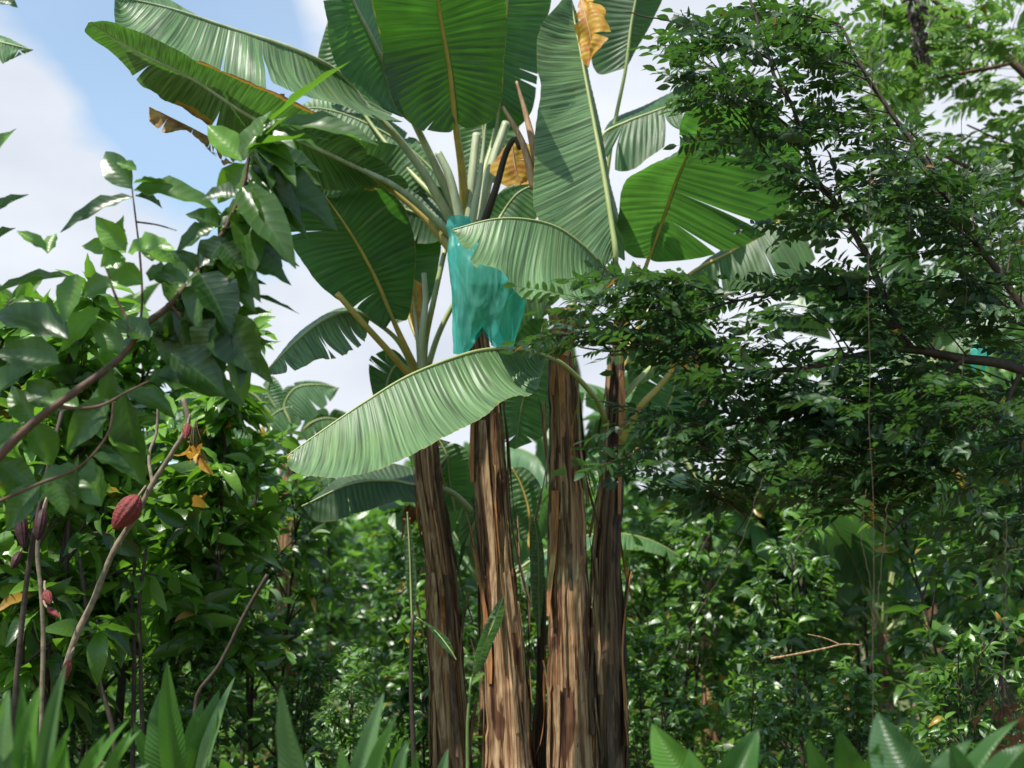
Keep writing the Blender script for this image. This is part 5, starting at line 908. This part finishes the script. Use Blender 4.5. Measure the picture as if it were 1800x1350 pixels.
# far-off wood that closes the view
A_ = Acc(); n = 42000; ang = rs.uniform(-.62, .62, n); dist = rs.uniform(24, 40, n); x = np.sin(ang) * dist; y = np.cos(ang) * dist; hh = 3.2 + 1.2 * snoise(ang * 14, 8) + .12 * (dist - 24) + np.clip(ang - .1, 0, 1) * 14; z = hh * rs.rand(n) ** .6
P = np.stack([x, y, z], 1); leaves(A_, T_SML, P, unit(rs.normal(0, 1, (n, 3)) + [0, 0, -.3]), rs.normal(0, .8, (n, 3)) + [0, -.4, 1], rs.uniform(.3, .6, n), rs.uniform(.16, .3, n), .5, rs.uniform(0, .9, n))
tag(A_.build('far_wood', M['coffee']), 'far-off wood beyond the plantation', 'wood', kind='stuff')

# dead stick and rusty dead leaves among the shrubs at the lower right
ds = thing('dead_branch', 'bare tan dead branch lying across the sunlit shrub at the lower right', 'dead branch', tuple(map(float, at(1355, 1158, 7.4))))
limb(ds, [(1355, 1158, 7.4), (1400, 1150, 7.4), (1450, 1140, 7.4), (1480, 1133, 7.4), (1512, 1134, 7.4)], .008, .005, 'sheath', 'branch')
limb(ds, [(1478, 1134, 7.4), (1450, 1122, 7.4), (1420, 1115, 7.4)], .005, .003, 'sheath', 'branch')
for lab, x0, x1, y0, y1, Y, n, mt in (('cluster of rusty brown dead leaves in the lower right corner', 1725, 1810, 1230, 1360, 6.4, 40, 'dryrust'), ('yellow dying leaves hanging under the far banana at the right', 1525, 1555, 875, 905, 11.5, 7, 'dryyellow'),
        ('orange dead leaves hanging left of the leaning banana stem', 705, 735, 885, 920, 8.9, 7, 'dryrust'), ('pale yellow leaves beside the top of the leaning pod stem', 322, 356, 775, 805, 6.6, 8, 'dryyellow')):
    c0 = at((x0 + x1) / 2, y0, Y); dl = thing('dead_leaf_cluster', lab, 'dead leaves', tuple(map(float, c0)), kind='thing'); A_ = Acc(); rs = np.random.RandomState(n)
    P = np.array([at(rs.uniform(x0, x1), rs.uniform(y0, y1), Y + rs.uniform(-.2, .2)) for _ in range(n)]); s_ = Y / 2250
    leaves(A_, T_BIG, P, unit(rs.normal(0, .5, (n, 3)) + [0, 0, -.8]), rs.normal(0, 1, (n, 3)) + [0, -1, .3], rs.uniform(24, 44, n) * s_, rs.uniform(10, 18, n) * s_, rs.uniform(.3, 1.6, n), 0.0, 1.6)
    A_.build('dry_leaves', M[mt], dl); T_ = Acc()
    for p in P: T_.add(*tube(spline([c0 + [0, .05, .12], (c0 + p) / 2 + [0, 0, .06], p], 6), .0012 if Y < 7 else .003, 4))
    T_.build('twigs', M['bark'], dl)

# unseen trees, added so that their crowns above the frame dapple the light
def canopy(name, label, tx, ty, cx, cy, cz, rx, ry, rz, ncl, seed):
    rs = np.random.RandomState(seed); root = thing(name, label, 'tree', (tx, ty, float(gz(tx, ty))), 'added shade trees out of view'); W_ = Acc(); A_ = Acc()
    trunk = spline([(tx, ty, -.1), (tx + (cx - tx) * .1, ty + (cy - ty) * .1, cz * .6), (tx + (cx - tx) * .4, ty + (cy - ty) * .4, cz)], 20); W_.add(*tube(trunk, np.linspace(.14, .06, 20), 10))
    for i in range(ncl):
        c = np.array([cx, cy, cz]) + unit(rs.normal(0, 1, 3)) * rs.rand() ** .4 * [rx, ry, rz]; W_.add(*tube(spline([trunk[-1], (trunk[-1] + c) / 2 + [0, 0, .15], c], 8), np.linspace(.03, .004, 8), 5)); m = 34
        P = c + rs.normal(0, 1, (m, 3)) * [.22, .22, .12]; leaves(A_, T_MED, P, unit(rs.normal(0, 1, (m, 3)) * [1, 1, .4]), rs.normal(0, .4, (m, 3)) + [0, 0, 1], rs.uniform(.12, .24, m), rs.uniform(.05, .10, m), rs.uniform(.1, .8, m), rs.uniform(0, .8, m))
    W_.build('trunk', M['bark'], root); A_.build('crown', M['coffee'], root)
canopy('added_shade_tree', 'unseen shade tree added right of the picture, its crown above the frame', 6.2, 7.0, 2.9, 6.9, 7.2, 2.2, 2.0, .6, 34, 5)
canopy('added_shade_tree', 'unseen shade tree added left of the picture, its crown above the frame', -5.2, 2.8, -3.6, 3.4, 5.4, 1.3, 1.1, .4, 20, 6)
